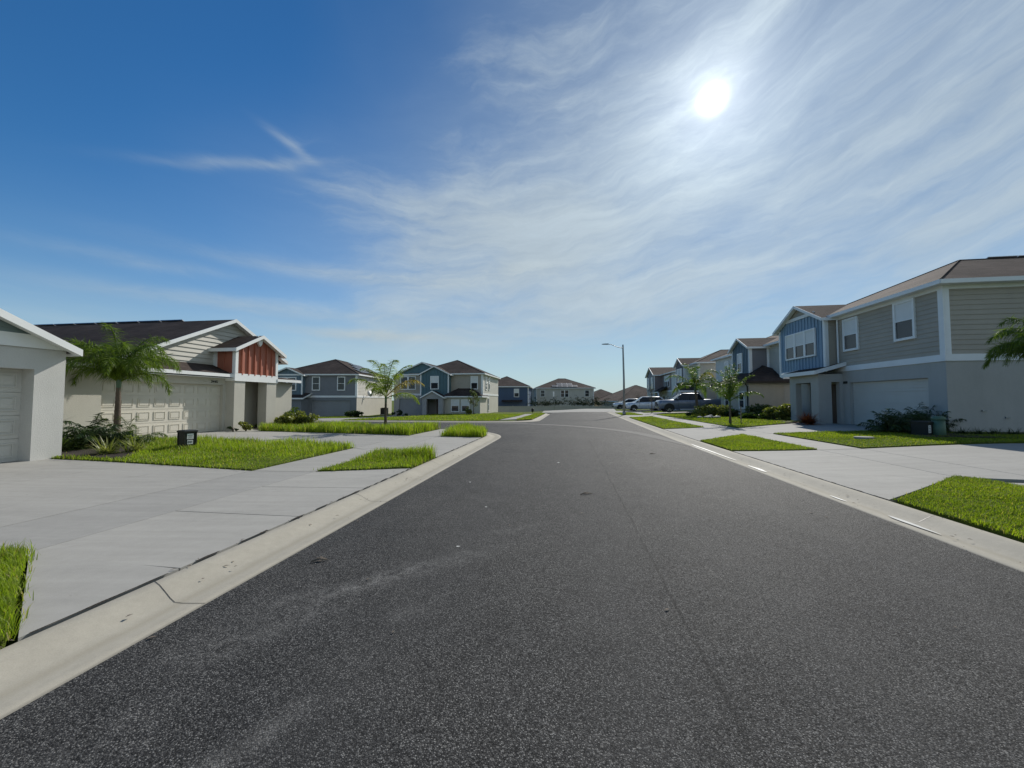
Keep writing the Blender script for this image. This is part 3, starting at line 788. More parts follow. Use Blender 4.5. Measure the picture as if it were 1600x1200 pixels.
def fascia_edge(b, p, q, h=.17, t=.03, m='trim', out=(0, 0, 0)):
    """vertical board hung under the roof edge p-q"""
    o = Vector(out)*t
    p, q = Vector(p)+Vector((0,0,.012)), Vector(q)+Vector((0,0,.012)); dn = Vector((0, 0, -h))
    b.slab([p, q, q+dn, p+dn], o, m)
def gable_roof(par, x0, x1, y0, y1, ze, pitch, axis, oh=.4, ohf=.3, ohb=.3, m='roof_dark', th=.075, fas='trim', peak=None, name='roof'):
    """axis: direction of the ridge ('x' or 'y'); walls at x0..x1,y0..y1, wall top ze"""
    b, f = MB(), MB()
    if axis == 'y':
        c = (x0+x1)/2 if peak is None else peak
        zl = ze + (c-x0)*pitch; Y0, Y1 = y0-ohf, y1+ohb
        A = lambda s, t, z: Vector((s, t, z))
        lo, hi = x0-oh, x1+oh
    else:
        c = (y0+y1)/2 if peak is None else peak
        zl = ze + (c-y0)*pitch; Y0, Y1 = x0-ohf, x1+ohb
        A = lambda s, t, z: Vector((t, s, z))
        lo, hi = y0-oh, y1+oh
    zlo, zhi = zl-(c-lo)*pitch, zl-(hi-c)*pitch
    for s, z in ((lo, zlo), (hi, zhi)):
        b.slab([A(s, Y0, z), A(s, Y1, z), A(c, Y1, zl), A(c, Y0, zl)], (0, 0, th), m)
        sg = Vector(A(1 if s > c else -1, 0, 0))
        fascia_edge(f, A(s, Y0, z+th), A(s, Y1, z+th), .155, .03, fas, sg)
        for Y, o in ((Y0, -1), (Y1, 1)):
            oo = Vector(A(0, o, 0))*.035; dn = Vector((0, 0, -.165)); up = Vector((0, 0, th+.015))
            f.slab([A(s, Y, z)+up, A(c, Y, zl)+up, A(c, Y, zl)+up+dn, A(s, Y, z)+up+dn], oo, fas)
        # soffit board under the slope ends
        inn = ohf-.05
        if inn > .1: f.slab([A(s, Y0+.01, z-.012), A(s, Y0+inn, z-.012), A(c, Y0+inn, zl-.012), A(c, Y0+.01, zl-.012)], (0, 0, -.012), fas)
    r = b.build(name, par); f.build('fascia', r)
    return r
def hip_roof(par, x0, x1, y0, y1, ze, pitch, oh=.4, m='roof_dark', fas='trim', name='roof', gut=None):
    b, f = MB(), MB()
    X0, X1, Y0, Y1 = x0-oh, x1+oh, y0-oh, y1+oh
    w, d = X1-X0, Y1-Y0; h = min(w, d)/2*pitch; e = ze+.1
    if w >= d: r0, r1 = Vector((X0+d/2, (Y0+Y1)/2, e+h)), Vector((X1-d/2+1e-3, (Y0+Y1)/2, e+h))
    else: r0, r1 = Vector(((X0+X1)/2, Y0+w/2, e+h)), Vector(((X0+X1)/2, Y1-w/2+1e-3, e+h))
    A, B_, C_, D = Vector((X0, Y0, e)), Vector((X1, Y0, e)), Vector((X1, Y1, e)), Vector((X0, Y1, e))
    if w >= d: fs = [[A, B_, r1, r0], [B_, C_, r1], [C_, D, r0, r1], [D, A, r0]]
    else: fs = [[A, B_, r0], [B_, C_, r1, r0], [C_, D, r1], [D, A, r0, r1]]
    for q in fs: b.poly(q, m)
    for p, q in ((r0, r1), (A, r0), (D, r1 if w < d else r0), (B_, r0 if w < d else r1), (C_, r1)):
        if (p-q).length > .05: b.tube([p+Vector((0,0,.012)), q+Vector((0,0,.012))], .03, m, 5, False)
    dz = Vector((0, 0, -.14))
    f.poly([A+dz, B_+dz, C_+dz, D+dz], 'trim')
    for p, q, o in ((A, B_, (0,-1,0)), (B_, C_, (1,0,0)), (C_, D, (0,1,0)), (D, A, (-1,0,0))):
        fascia_edge(f, p, q, .16, .03, fas, o)
    r = b.build(name, par); f.build('fascia', r)
    return r
def strip(par, name, items, m='trim'):
    """trim boards: (Frame, a0,a1,z0,z1,proud)"""
    for F, a0, a1, z0, z1, n in items:
        b = MB(); pbox(b, F, a0, a1, z0, z1, -.01, n, m); b.build(name, par)
def solar(par, O, A, B_, rows, cols, group=None):
    """panels on a slope: O corner, A along, B up the slope"""
    O, A, B_ = Vector(O), Vector(A), Vector(B_); nn = A.cross(B_).normalized()
    if nn.z < 0: nn = -nn
    for r in range(rows):
        for c in range(cols):
            b = MB(); p = O + A*(c/cols) + B_*(r/rows) + nn*.1; a = A*(.97/cols); q = B_*(.97/rows)
            b.slab([p, p+a, p+a+q, p+q], nn*.035, 'solar_frame')
            b.slab([p+a*.03+q*.02+nn*.036, p+a*.97+q*.02+nn*.036, p+a*.97+q*.98+nn*.036, p+a*.03+q*.98+nn*.036], nn*.004, 'solar')
            b.build('solar_panel', par)
def rot_for(X):  # z-rotation that turns local +x into world direction X
    return math.atan2(X.y, X.x)
def house(name, label, u, v, X, z, cat='house', group=None, xy=None):
    x, y = xy if xy else W(u, v)
    return thing(name, label, cat, (x, y, z), rot_for(X), group)
def door(par, F, a0, a1, z0, z1, m='door_brown', n=.0):
    b = MB(); pbox(b, F, a0, a1, z0, z1, n-.04, n+.0, m)
    w = (a1-a0)
    for i, (r0, r1) in enumerate(((.06, .3), (.34, .62), (.66, .94))):
        for c in (0, 1):
            pbox(b, F, a0+w*(.1+.43*c), a0+w*(.47+.43*c), z0+(z1-z0)*r0, z0+(z1-z0)*r1, n, n+.012, m)
    d = b.build('door', par)
    h = MB(); h.tube([F.p(a1-.12, z0+1.0, n), F.p(a1-.12, z0+1.0, n+.07)], .03, 'chrome', 8); h.build('handle', d)
def lamp(par, F, a, z):
    b = MB(); pbox(b, F, a-.06, a+.06, z, z+.26, .0, .13, 'dark_metal'); pbox(b, F, a-.08, a+.08, z+.26, z+.29, 0, .16, 'dark_metal')
    b.build('wall_lamp', par)
def downpipe(par, pts, m='trim'):
    b = MB(); b.tube(pts, .045, m, 6, False); b.build('downpipe', par)
def number(par, F, text, a, z, size=.16):
    c = bpy.data.curves.new('house_number', 'FONT'); c.body = text; c.size = size; c.extrude = .008
    o = bpy.data.objects.new('house_number', c); COL.objects.link(o)
    c.materials.append(M['black']); o.parent = par
    X, Nn = F.X, F.N; Z = Vector((0, 0, 1))
    m = Matrix((X, Z, Nn)).transposed().to_4x4(); m.translation = F.p(a, z, .012)
    me = bpy.data.meshes.new_from_object(o.evaluated_get(bpy.context.evaluated_depsgraph_get()))
    bpy.data.objects.remove(o); o = bpy.data.objects.new('house_number', me); COL.objects.link(o); o.parent = par
    if not me.materials: me.materials.append(M['black'])
    o.matrix_local = m

# ---------------- white garage, far left
def house_left_garage():
    t = house('stucco_house', 'white stucco garage house with a green grey gable at the left edge', 7.72, -12.2, EU, .13)
    # local x: 0 at far corner (toward the street bend), negative toward the camera
    b = MB()
    pierced(b, front(), -6.9, 0, -.3, 2.62, [(-5.43, -.55, 0, 2.13)], 'stucco_white', .4)
    sheet(b, right(0), rect(0, 9, -.3, 2.62), 'stucco_white'); sheet(b, left(-6.9), rect(0, 9, -.3, 2.62), 'stucco_white')
    sheet(b, back(9), rect(-6.9, 0, -.3, 2.62), 'stucco_white')
    sheet(b, back(9), [(-6.9, 2.62), (0, 2.62), (-3.45, 4.3)], 'stucco_white')
    b.build('wall', t)
    g_ = MB(); lap(g_, front(), [(-6.9, 2.62), (0, 2.62), (-3.45, 4.3)], 'siding_green', .2); g_.build('gable_siding', t)
    b = MB(); F0 = front(); b.slab([F0.p(a, z, .002) for a, z in ((-6.88, 2.62), (-.02, 2.62), (-.64, 2.92), (-6.26, 2.92))], F0.N*.04, 'trim'); b.build('trim_band', t)
    garage(t, front(), -5.43, -.55, 0, 2.13, 'gdoor_white', 4, 8, -.38)
    gable_roof(t, -6.9, 0, 0, 9, 2.62, .49, 'y', .1, .3, .3, 'roof_dark')
    b = MB(); b.box(-16.5, -6.95, 1.5, 12, -.3, 2.6, 'stucco_white'); b.build('side_wing', t)
    hip_roof(t, -16.5, -6.95, 1.5, 12, 2.55, .45, .4)
house_left_garage()

# ---------------- beige house with terracotta entry gable
def house_beige():
    t = house('stucco_house', 'beige single storey house with terracotta entry gable and panelled garage', 0, -15.9, EU, .13, xy=W(0, -15.9))
    w = MB()
    F = front()
    pierced(w, F, 9.3, 15.9, -.3, 2.55, [(11.05, 15.75, 0, 2.12)], 'stucco_beige', .2)
    sheet(w, left(9.3), rect(0, 14, -.3, 2.55), 'stucco_beige'); sheet(w, right(19.9), rect(.7, 14, -.3, 3.7), 'stucco_beige')
    sheet(w, back(14), rect(9.3, 19.9, -.3, 2.55), 'stucco_beige')
    sheet(w, front(.7), rect(15.9, 19.9, -.3, 2.8), 'stucco_beige')
    sheet(w, front(.72), rect(9.3, 16, 2.5, 2.9), 'stucco_beige')
    w.build('wall', t)
    garage(t, F, 11.05, 15.75, 0, 2.12, 'gdoor_beige', 4, 8, -.18)
    number(t, F, '2445', 15.12, 2.2, .17)
    # large gable over the garage
    gs = MB(); gx = 16.7; zr = 5.33
    lap(gs, front(.7), [(11.5, 2.75), (19.9, 2.75), (19.9, 3.73), (gx, zr), (11.5, 2.78)], 'siding_beige', .2, .034)
    gs.build('gable_siding', t)
    b = MB(); b.poly([(11.5, 14, 2.7), (19.9, 14, 2.7), (19.9, 14, 3.7), (gx, 14, zr)], 'siding_beige'); b.build('rear_gable', t)
    rf = gable_roof(t, 11.5, 19.9, .7, 14, 2.78, (zr-2.78)/(gx-11.5), 'y', .4, .35, .35, 'roof_dark', peak=gx)
    # lean-to roof along the front, and the lower hip to the camera side
    b, f = MB(), MB()
    b.slab([(8.9, -.4, 2.5), (15.88, -.4, 2.5), (15.88, .69, 2.98), (8.9, .69, 2.98)], (0, 0, .1), 'roof_dark')
    b.slab([(8.9, .69, 2.98), (11.6, .69, 2.98), (11.6, 14.3, 3.05), (8.9, 14.3, 2.45)], (0, 0, .09), 'roof_dark')
    fascia_edge(f, (8.9, -.4, 2.61), (15.88, -.4, 2.61), .14, .03, 'trim', (0, -1, 0))
    fascia_edge(f, (8.9, -.4, 2.61), (8.9, .69, 3.09), .2, .03, 'trim', (-1, 0, 0))
    f.slab([(8.93, -.38, 2.44), (15.88, -.38, 2.44), (15.88, -.01, 2.44), (8.93, -.01, 2.44)], (0, 0, -.015), 'trim')
    lo = b.build('roof', t); f.build('fascia', lo)
    # entry box
    e = MB(); FE = front(-.45)
    pierced(e, FE, 15.9, 18.5, -.3, 2.4, [(16.5, 17.85, 0, 2.4)], 'stucco_beige', .5)
    sheet(e, left(15.9, -.45), rect(0, 1.15, -.3, 2.4), 'stucco_beige'); sheet(e, right(18.5, -.45), rect(0, 1.15, -.3, 2.4), 'stucco_beige')
    sheet(e, front(.68), rect(15.9, 18.5, -.3, 2.4), 'stucco_beige')
    e.build('entry_wall', t)
    dd = MB(); pbox(dd, right(16.1, .0), 0.0, .6, 0, 2.05, 0, .03, 'door_brown'); 
    door(t, front(.62), 16.62, 17.5, 0, 2.05, 'stucco_taupe', 0)
    u_ = MB(); P = [(15.9, 2.62), (18.5, 2.62), (18.5, 3.95), (17.2, 4.63), (15.9, 3.95)]
    batten(u_, FE, P, 'terracotta', .37, .05, .06)
    batten(u_, left(15.9, -.45), rect(0, 1.15, 2.62, 3.95), 'terracotta', .5, .05, .03)
    sheet(u_, right(18.5, -.45), rect(0, 1.15, 2.62, 3.95), 'terracotta')
    u_.build('entry_boards', t)
    strip(t, 'trim_band', [(FE, 15.86, 18.54, 2.32, 2.68, .05), (left(15.9, -.45), -.03, 1.15, 2.32, 2.68, .05),
                           (FE, 15.87, 16.02, 2.68, 3.95, .055), (FE, 18.38, 18.53, 2.68, 3.95, .055),
                           (left(15.9, -.45), -.035, .1, 2.68, 3.95, .052), (left(15.9, -.45), .95, 1.14, 2.68, 3.95, .052)])
    gable_roof(t, 15.9, 18.5, -.45, .7, 3.9, .52, 'y', .3, .3, 1.6, 'roof_dark', name='roof')
    b = MB(); b.slab([FE.p(17.2-.16, 4.62, .06), FE.p(17.2+.16, 4.62, .06), FE.p(17.2+.12, 4.25, .06), FE.p(17.2, 4.1, .06), FE.p(17.2-.12, 4.25, .06)], (0, -.1, 0), 'trim')
    b.build('gable_bracket', t)
    # low wing beyond the entry
    q = MB(); q.box(18.5, 20.1, -.12, 6, -.3, 2.4, 'stucco_beige'); q.build('side_wing', t)
    b, f = MB(), MB()
    b.slab([(18.5, -.5, 2.42), (20.35, -.5, 2.42), (20.35, .7, 2.62), (18.5, .7, 2.62)], (0, 0, .1), 'roof_dark')
    fascia_edge(f, (18.5, -.5, 2.53), (20.35, -.5, 2.53), .14, .03, 'trim', (0, -1, 0)); fascia_edge(f, (20.35, -.5, 2.53), (20.35, .7, 2.73), .14, .03, 'trim', (1, 0, 0))
    lo = b.build('roof', t); f.build('fascia', lo)
    b = MB(); b.tube([(14.6, 9.6, 4.0), (14.6, 9.6, 4.75)], .035, 'pole', 6); b.build('vent_pipe', t)
    s = (zr-2.78)/(gx-11.5)
    solar(t, (gx+1.75, 3.6, zr+.13-1.75*s), (0, 9.4, 0), (-1.72, 0, 1.72*s), 1, 7)
house_beige()

# ---------------- right row
def house_taupe():
    zb = .3
    t = house('two_storey_house', 'big taupe lap sided house with blue gabled bay over the porch at right', 27.3, 14.27, -EU, zb)
    Lx, D = 10.46, 17.5; ze = 5.68
    F = front()
    w = MB()
    pierced(w, F, 0, Lx, -.4, 2.76, [(5.35, 9.7, 0, 2.14)], 'stucco_grey', .22)
    sheet(w, right(Lx), rect(0, D, -.4, 2.76), 'stucco_grey'); sheet(w, left(0), rect(0, D, -.4, 2.76), 'stucco_grey')
    sheet(w, back(D), rect(0, Lx, -.4, 5.68), 'stucco_grey'); w.build('wall', t)
    s = MB(); lap(s, F, rect(0, Lx, 2.98, ze), 'siding_taupe'); lap(s, right(Lx), rect(0, D, 2.98, ze), 'siding_taupe'); lap(s, left(0), rect(0, D, 2.98, ze), 'siding_taupe')
    s.build('siding', t)
    strip(t, 'trim_band', [(F, -.04, Lx+.04, 2.74, 3.0, .045), (right(Lx), 0, D, 2.74, 3.0, .045), (left(0), 0, D, 2.74, 3.0, .045)])
    strip(t, 'corner_board', [(F, Lx-.16, Lx+.05, 3.0, ze, .05), (right(Lx), 0, .17, 3.0, ze, .05)])
    strip(t, 'frieze_board', [(F, 4.62, Lx-.16, ze-.18, ze, .04), (right(Lx), .17, D, ze-.18, ze, .04)])
    garage(t, F, 5.35, 9.7, 0, 2.14, 'gdoor_white', 4, 8, -.2, True)
    pl = MB(); pbox(pl, F, 4.95, 5.22, 2.1, 2.22, 0, .03, 'black'); pl.build('number_plate', t)
    window(t, F, 5.1, 6.15, 3.75, 5.42, .5, .03, low='screen'); window(t, F, 8.25, 9.3, 3.8, 5.5, .5, .03, low='screen')
    hip_roof(t, 0, Lx, 0, D, ze, .44, .4, 'roof_brown')
    # bay
    FB = front(-.52); zp = ze+2.25*.5
    b = MB(); batten(b, FB, [(0, 2.98), (4.5, 2.98), (4.5, ze), (3.6, ze+.45), (.9, ze+.45), (0, ze)], 'blue', .3, .055, .04)
    b.build('bay_boards', t)
    b = MB(); lap(b, FB, [(.9, ze+.45), (3.6, ze+.45), (2.25, zp)], 'siding_taupe'); b.build('gable_siding', t)
    b = MB(); lap(b, right(4.5, -.52), rect(0, .52, 2.98, ze), 'siding_taupe'); sheet(b, left(0, -.52), rect(0, .52, 2.98, ze), 'blue')
    b.poly([(0, -.52, 2.76), (4.5, -.52, 2.76), (4.5, 0, 2.76), (0, 0, 2.76)], 'trim'); b.build('bay_side', t)
    strip(t, 'trim_band', [(FB, -.03, 4.53, 2.74, 3.0, .045), (FB, .86, 3.64, ze+.38, ze+.56, .075), (FB, 0, .15, 3.0, ze, .055), (FB, 4.36, 4.51, 3.0, ze+.02, .055),
                           (right(4.5, -.52), -.03, .12, 3.0, ze, .045)])
    gable_roof(t, 0, 4.5, -.52, 3.2, ze, .5, 'y', .22, .3, 0, 'roof_brown')
    for i in range(3): window(t, FB, .8+i*.985, .8+i*.985+.99, 3.72, 5.3, .5, .05, .085, low='screen')
    # porch
    FP = front(-1.18); p = MB()
    pierced(p, FP, 2.3, 4.9, -.4, 2.62, [(2.85, 4.25, 0, 2.2)], 'stucco_grey', .3)
    pierced(p, right(4.9, -1.18), 0, 1.18, -.4, 2.62, [(.62, 1.02, 0, 2.2)], 'stucco_grey', .3)
    pierced(p, left(2.3, -1.18), 0, 1.18, -.4, 2.62, [(.4, .9, 0, 2.2)], 'stucco_grey', .3)
    p.poly([(2.3, -1.18, 2.5), (4.9, -1.18, 2.5), (4.9, 0, 2.5), (2.3, 0, 2.5)], 'trim')
    p.box(2.2, 5.0, -1.3, 0, -.4, -.02, 'walk'); p.build('porch', t)
    rb, rf = MB(), MB()
    rb.slab([(2.0, -1.5, 2.68), (5.2, -1.5, 2.68), (5.2, -.02, 3.12), (2.0, -.02, 3.12)], (0, 0, .08), 'roof_dark')
    fascia_edge(rf, (2.0, -1.5, 2.78), (5.2, -1.5, 2.78), .2, .03, 'trim', (0, -1, 0))
    fascia_edge(rf, (5.2, -1.5, 2.78), (5.2, -.02, 3.22), .2, .03, 'trim', (1, 0, 0)); fascia_edge(rf, (2.0, -1.5, 2.78), (2.0, -.02, 3.22), .2, .03, 'trim', (-1, 0, 0))
    r = rb.build('porch_roof', t); rf.build('fascia', r)
    door(t, F, 3.95, 4.85, 0, 2.1, 'door_brown', .04)
    window(t, F, 2.75, 3.55, .5, 2.1, 0, .02)
    for y_, z_ in ((1.16, .85), (1.9, .6)):
        b = MB(); pbox(b, right(Lx), y_-.07, y_+.07, z_-.03, z_+.03, 0, .04, 'pole'); b.build('wall_vent', t)
    downpipe(t, [(4.72, -.07, 5.6), (4.72, -.07, 3.2)], 'trim')
    solar(t, (3.6, 6.6, ze+.18+4.0*.44), (0, 6.5, 0), (1.6, 0, 1.6*.44), 1, 5)
house_taupe()

def house_blue_gable():
    zb = .3
    t = house('two_storey_house', 'beige house with slate blue gable bay and dark hipped lower roof behind bushes', 46.0, 16.5, -EU, zb)
    Lx, D, ze = 13.6, 11, 5.72; F = front()
    w = MB()
    pierced(w, F, 0, Lx, -.4, 2.76, [(.9, 5.7, 0, 2.14)], 'stucco_grey', .2)
    for q in (right(Lx), left(0)): sheet(w, q, rect(0, D, -.4, 2.76), 'stucco_grey')
    sheet(w, back(D), rect(0, Lx, -.4, ze), 'stucco_grey'); w.build('wall', t)
    s = MB(); lap(s, F, rect(0, 8.1, 2.98, ze), 'siding_white'); lap(s, F, rect(8.1, Lx, 2.98, ze), 'siding_beige')
    for q in (right(Lx), left(0)): lap(s, q, rect(0, D, 2.98, ze), 'siding_beige')
    s.build('siding', t)
    strip(t, 'trim_band', [(F, 0, Lx+.04, 2.74, 3.0, .045), (right(Lx), 0, D, 2.74, 3.0, .045)])
    garage(t, F, .9, 5.7, 0, 2.14, 'gdoor_white', 4, 8, -.18)
    window(t, F, 2.6, 3.6, 3.7, 5.3, .5, .03); window(t, F, 5.9, 6.8, 3.7, 5.3, .5, .03)
    hip_roof(t, 0, Lx, 0, D, ze, .44, .4, 'roof_brown', 'trim')
    rb, rf = MB(), MB()
    rb.slab([(.4, -1.0, 2.75), (6.6, -1.0, 2.75), (6.6, -.02, 3.15), (.4, -.02, 3.15)], (0, 0, .08), 'roof_dark')
    fascia_edge(rf, (.4, -1, 2.84), (6.6, -1, 2.84), .16, .03, 'dark_metal', (0, -1, 0)); fascia_edge(rf, (6.6, -1, 2.84), (6.6, -.02, 3.24), .16, .03, 'dark_metal', (1, 0, 0))
    r = rb.build('pent_roof', t); rf.build('fascia', r)
    FB = front(-1.45); a0, a1 = 8.1, 11.5; zp = ze+1.7*.52
    b = MB(); batten(b, FB, [(a0, 2.6), (a1, 2.6), (a1, ze), ((a0+a1)/2, zp), (a0, ze)], 'slateblue', .3, .05, .035); b.build('bay_boards', t)
    b = MB(); lap(b, right(a1, -1.45), rect(0, 1.45, 2.6, ze), 'siding_grey'); b.build('bay_side', t); b = MB(); lap(b, left(a0, -1.45), rect(0, 1.45, 2.6, ze), 'siding_white'); b.build('bay_side', t)
    strip(t, 'corner_board', [(FB, a0, a0+.13, 2.6, ze, .07), (FB, a1-.13, a1, 2.6, ze, .07), (right(a1, -1.45), -.03, .16, 2.6, ze, .05),
                              (right(a1, -1.45), 1.3, 1.44, 2.6, ze, .05), (F, a1, a1+.13, 3, ze, .05)])
    window(t, FB, 9.3, 10.25, 3.6, 5.35, .5, .06)
    gable_roof(t, a0, a1, -1.45, 4.5, ze, .52, 'y', .25, .3, 0, 'roof_brown')
    # lower hipped room toward the street
    b = MB(); x0, x1 = 8.0, 13.6
    pierced(b, front(-2.5), x0, x1, -.4, 2.6, [], 'stucco_grey'); b.build('lower_wall', t)
    b = MB(); sheet(b, right(x1, -2.5), rect(0, 2.55, -.4, 2.6), 'stucco_tan'); b.build('lower_side', t); b = MB(); sheet(b, left(x0, -2.5), rect(0, 2.5, -.4, 2.6), 'stucco_tan'); b.build('lower_side', t)
    window(t, front(-2.5), 11.9, 12.9, .55, 1.95, 0, .02); window(t, front(-2.5), 9.0, 10.0, .55, 1.95, 0, .02)
    hip_roof(t, x0, x1, -2.5, 1.4, 2.6, .6, .35, 'roof_dark', 'dark_metal')
    downpipe(t, [(x1-.1, -2.72, 2.55), (x1-.1, -2.57, 2.3), (x1-.1, -2.57, -.1)], 'dark_metal')
house_blue_gable()

def house_pale_gable():
    t = house('two_storey_house', 'pale two storey house with grey gable bay standing behind the pickup', 57.2, 15.6, -EU, .25)
    Lx, D, ze = 8.2, 14, 5.75; F = front()
    w = MB(); pierced(w, F, 0, Lx, -.4, 2.8, [(.5, 4.9, 0, 2.14)], 'stucco_white', .2)
    for q in (right(Lx), left(0)): sheet(w, q, rect(0, D, -.4, 2.8), 'stucco_grey')
    sheet(w, back(D), rect(0, Lx, -.4, ze), 'stucco_grey'); w.build('wall', t)
    s = MB(); lap(s, F, rect(0, Lx, 3, ze), 'siding_white'); lap(s, right(Lx), rect(0, D, 3, ze), 'siding_beige'); lap(s, left(0), rect(0, D, 3, ze), 'siding_beige'); s.build('siding', t)
    strip(t, 'trim_band', [(F, 0, Lx+.04, 2.78, 3.0, .045), (right(Lx), 0, D, 2.78, 3.0, .045)])
    strip(t, 'corner_board', [(F, Lx-.16, Lx+.05, 3.0, ze, .05), (right(Lx), 0, .17, 3.0, ze, .05)])
    garage(t, F, .5, 4.9, 0, 2.14, 'gdoor_white', 4, 8, -.18)
    hip_roof(t, 0, Lx, 0, D, ze, .44, .35, 'roof_brown')
    FB = front(-1.0); a0, a1 = 2.2, 6.0; zp = ze+1.9*.52
    b = MB(); batten(b, FB, [(a0, 2.9), (a1, 2.9), (a1, ze), ((a0+a1)/2, zp), (a0, ze)], 'siding_grey', .35); sheet(b, right(a1, -1), rect(0, 1, 2.9, ze), 'siding_white'); sheet(b, left(a0, -1), rect(0, 1, 2.9, ze), 'siding_white')
    b.build('bay_boards', t)
    strip(t, 'corner_board', [(FB, a0, a0+.15, 2.9, ze, .07), (FB, a1-.15, a1, 2.9, ze, .07)])
    gable_roof(t, a0, a1, -1, 4, ze, .52, 'y', .25, .3, 0, 'roof_brown')
    window(t, FB, 2.9, 3.9, 3.6, 5.4, .5, .06); window(t, FB, 4.2, 5.2, 3.6, 5.4, .5, .06); window(t, F, 6.7, 7.6, 3.7, 5.3, .5, .03)
    b = MB(); FP = front(-2.0); pierced(b, FP, 5.2, 8.0, -.4, 2.5, [(5.7, 7.5, 0, 2.15)], 'stucco_white', .3); sheet(b, right(8, -2), rect(0, 2, -.4, 2.5), 'stucco_white'); sheet(b, left(5.2, -2), rect(0, 2, -.4, 2.5), 'stucco_white')
    sheet(b, FP, [(5.2, 2.5), (8, 2.5), (6.6, 3.25)], 'stucco_white'); b.build('porch', t)
    gable_roof(t, 5.2, 8, -2, 0, 2.5, .54, 'y', .25, .2, 0, 'roof_dark', name='porch_roof')
    door(t, F, 6.1, 7.0, 0, 2.1, 'door_brown', .04)
house_pale_gable()

def house_mauve():
    t = house('two_storey_house', 'mauve brown house with white gabled bay, farthest of the right row', 73.5, 15.6, -EU, .05)
    Lx, D, ze = 15, 12, 5.75; F = front()
    w = MB(); pierced(w, F, 0, Lx, -.6, 2.8, [(9.2, 13.8, 0, 2.14)], 'stucco_white', .2)
    for q in (right(Lx), left(0)): sheet(w, q, rect(0, D, -.6, 2.8), 'stucco_grey')
    sheet(w, back(D), rect(0, Lx, -.6, ze), 'stucco_grey'); w.build('wall', t)
    s = MB(); lap(s, F, rect(0, Lx, 3, ze), 'siding_mauve'); lap(s, right(Lx), rect(0, D, 3, ze), 'siding_mauve'); lap(s, left(0), rect(0, D, 3, ze), 'siding_mauve'); s.build('siding', t)
    strip(t, 'trim_band', [(F, 0, Lx, 2.78, 3.0, .045)]); strip(t, 'corner_board', [(F, Lx-2.6, Lx, 3.0, ze, .05)], 'siding_white')
    garage(t, F, 9.2, 13.8, 0, 2.14, 'gdoor_white', 4, 8, -.18)
    gable_roof(t, 0, Lx, 0, D, ze, .3, 'x', .35, .3, .3, 'roof_brown')
    FB = front(-1.2); a0, a1 = .2, 6.4; zp = ze+3.1*.45
    b = MB(); lap(b, FB, [(a0, 2.9), (a1, 2.9), (a1, ze), ((a0+a1)/2, zp), (a0, ze)], 'siding_grey'); lap(b, right(a1, -1.2), rect(0, 1.2, 2.9, ze), 'siding_mauve'); sheet(b, left(a0, -1.2), rect(0, 1.2, 2.9, ze), 'siding_grey'); b.build('bay_siding', t)
    w2 = MB(); sheet(w2, FB, rect(a0, a1, -.6, 2.9), 'stucco_white'); sheet(w2, right(a1, -1.2), rect(0, 1.2, -.6, 2.9), 'stucco_white'); sheet(w2, left(a0, -1.2), rect(0, 1.2, -.6, 2.9), 'stucco_white'); w2.build('bay_wall', t)
    strip(t, 'corner_board', [(FB, a0, a0+.2, 2.9, ze, .07), (FB, a1-.2, a1, 2.9, ze, .07)])
    gable_roof(t, a0, a1, -1.2, 5, ze, .45, 'y', .3, .3, 0, 'roof_brown')
    window(t, FB, .9, 2.0, 3.4, 5.4, .5, .03); window(t, FB, 3.7, 5.0, 3.4, 5.4, .5, .03)
    for i in range(3): window(t, F, 8.0+i*1.05, 9.05+i*1.05, 3.5, 5.4, .5, .03)
    window(t, FB, 4.2, 5.3, .6, 2.0, 0, .02)
    rb = MB(); rb.slab([(6.4, -1.5, 2.7), (10.2, -1.5, 2.7), (10.2, -.02, 3.6), (6.4, -.02, 3.6)], (0, 0, .09), 'roof_dark'); r = rb.build('pent_roof', t)
    f = MB(); fascia_edge(f, (6.4, -1.5, 2.8), (10.2, -1.5, 2.8), .16, .03, 'trim', (0, -1, 0)); f.build('fascia', r)
    door(t, F, 7.0, 7.9, 0, 2.1, 'door_brown', .04)
    b = MB(); b.tube([(9.9, -1.4, -.3), (9.9, -1.4, 2.7)], .14, 'trim', 8); b.build('porch_column', t)
house_mauve()

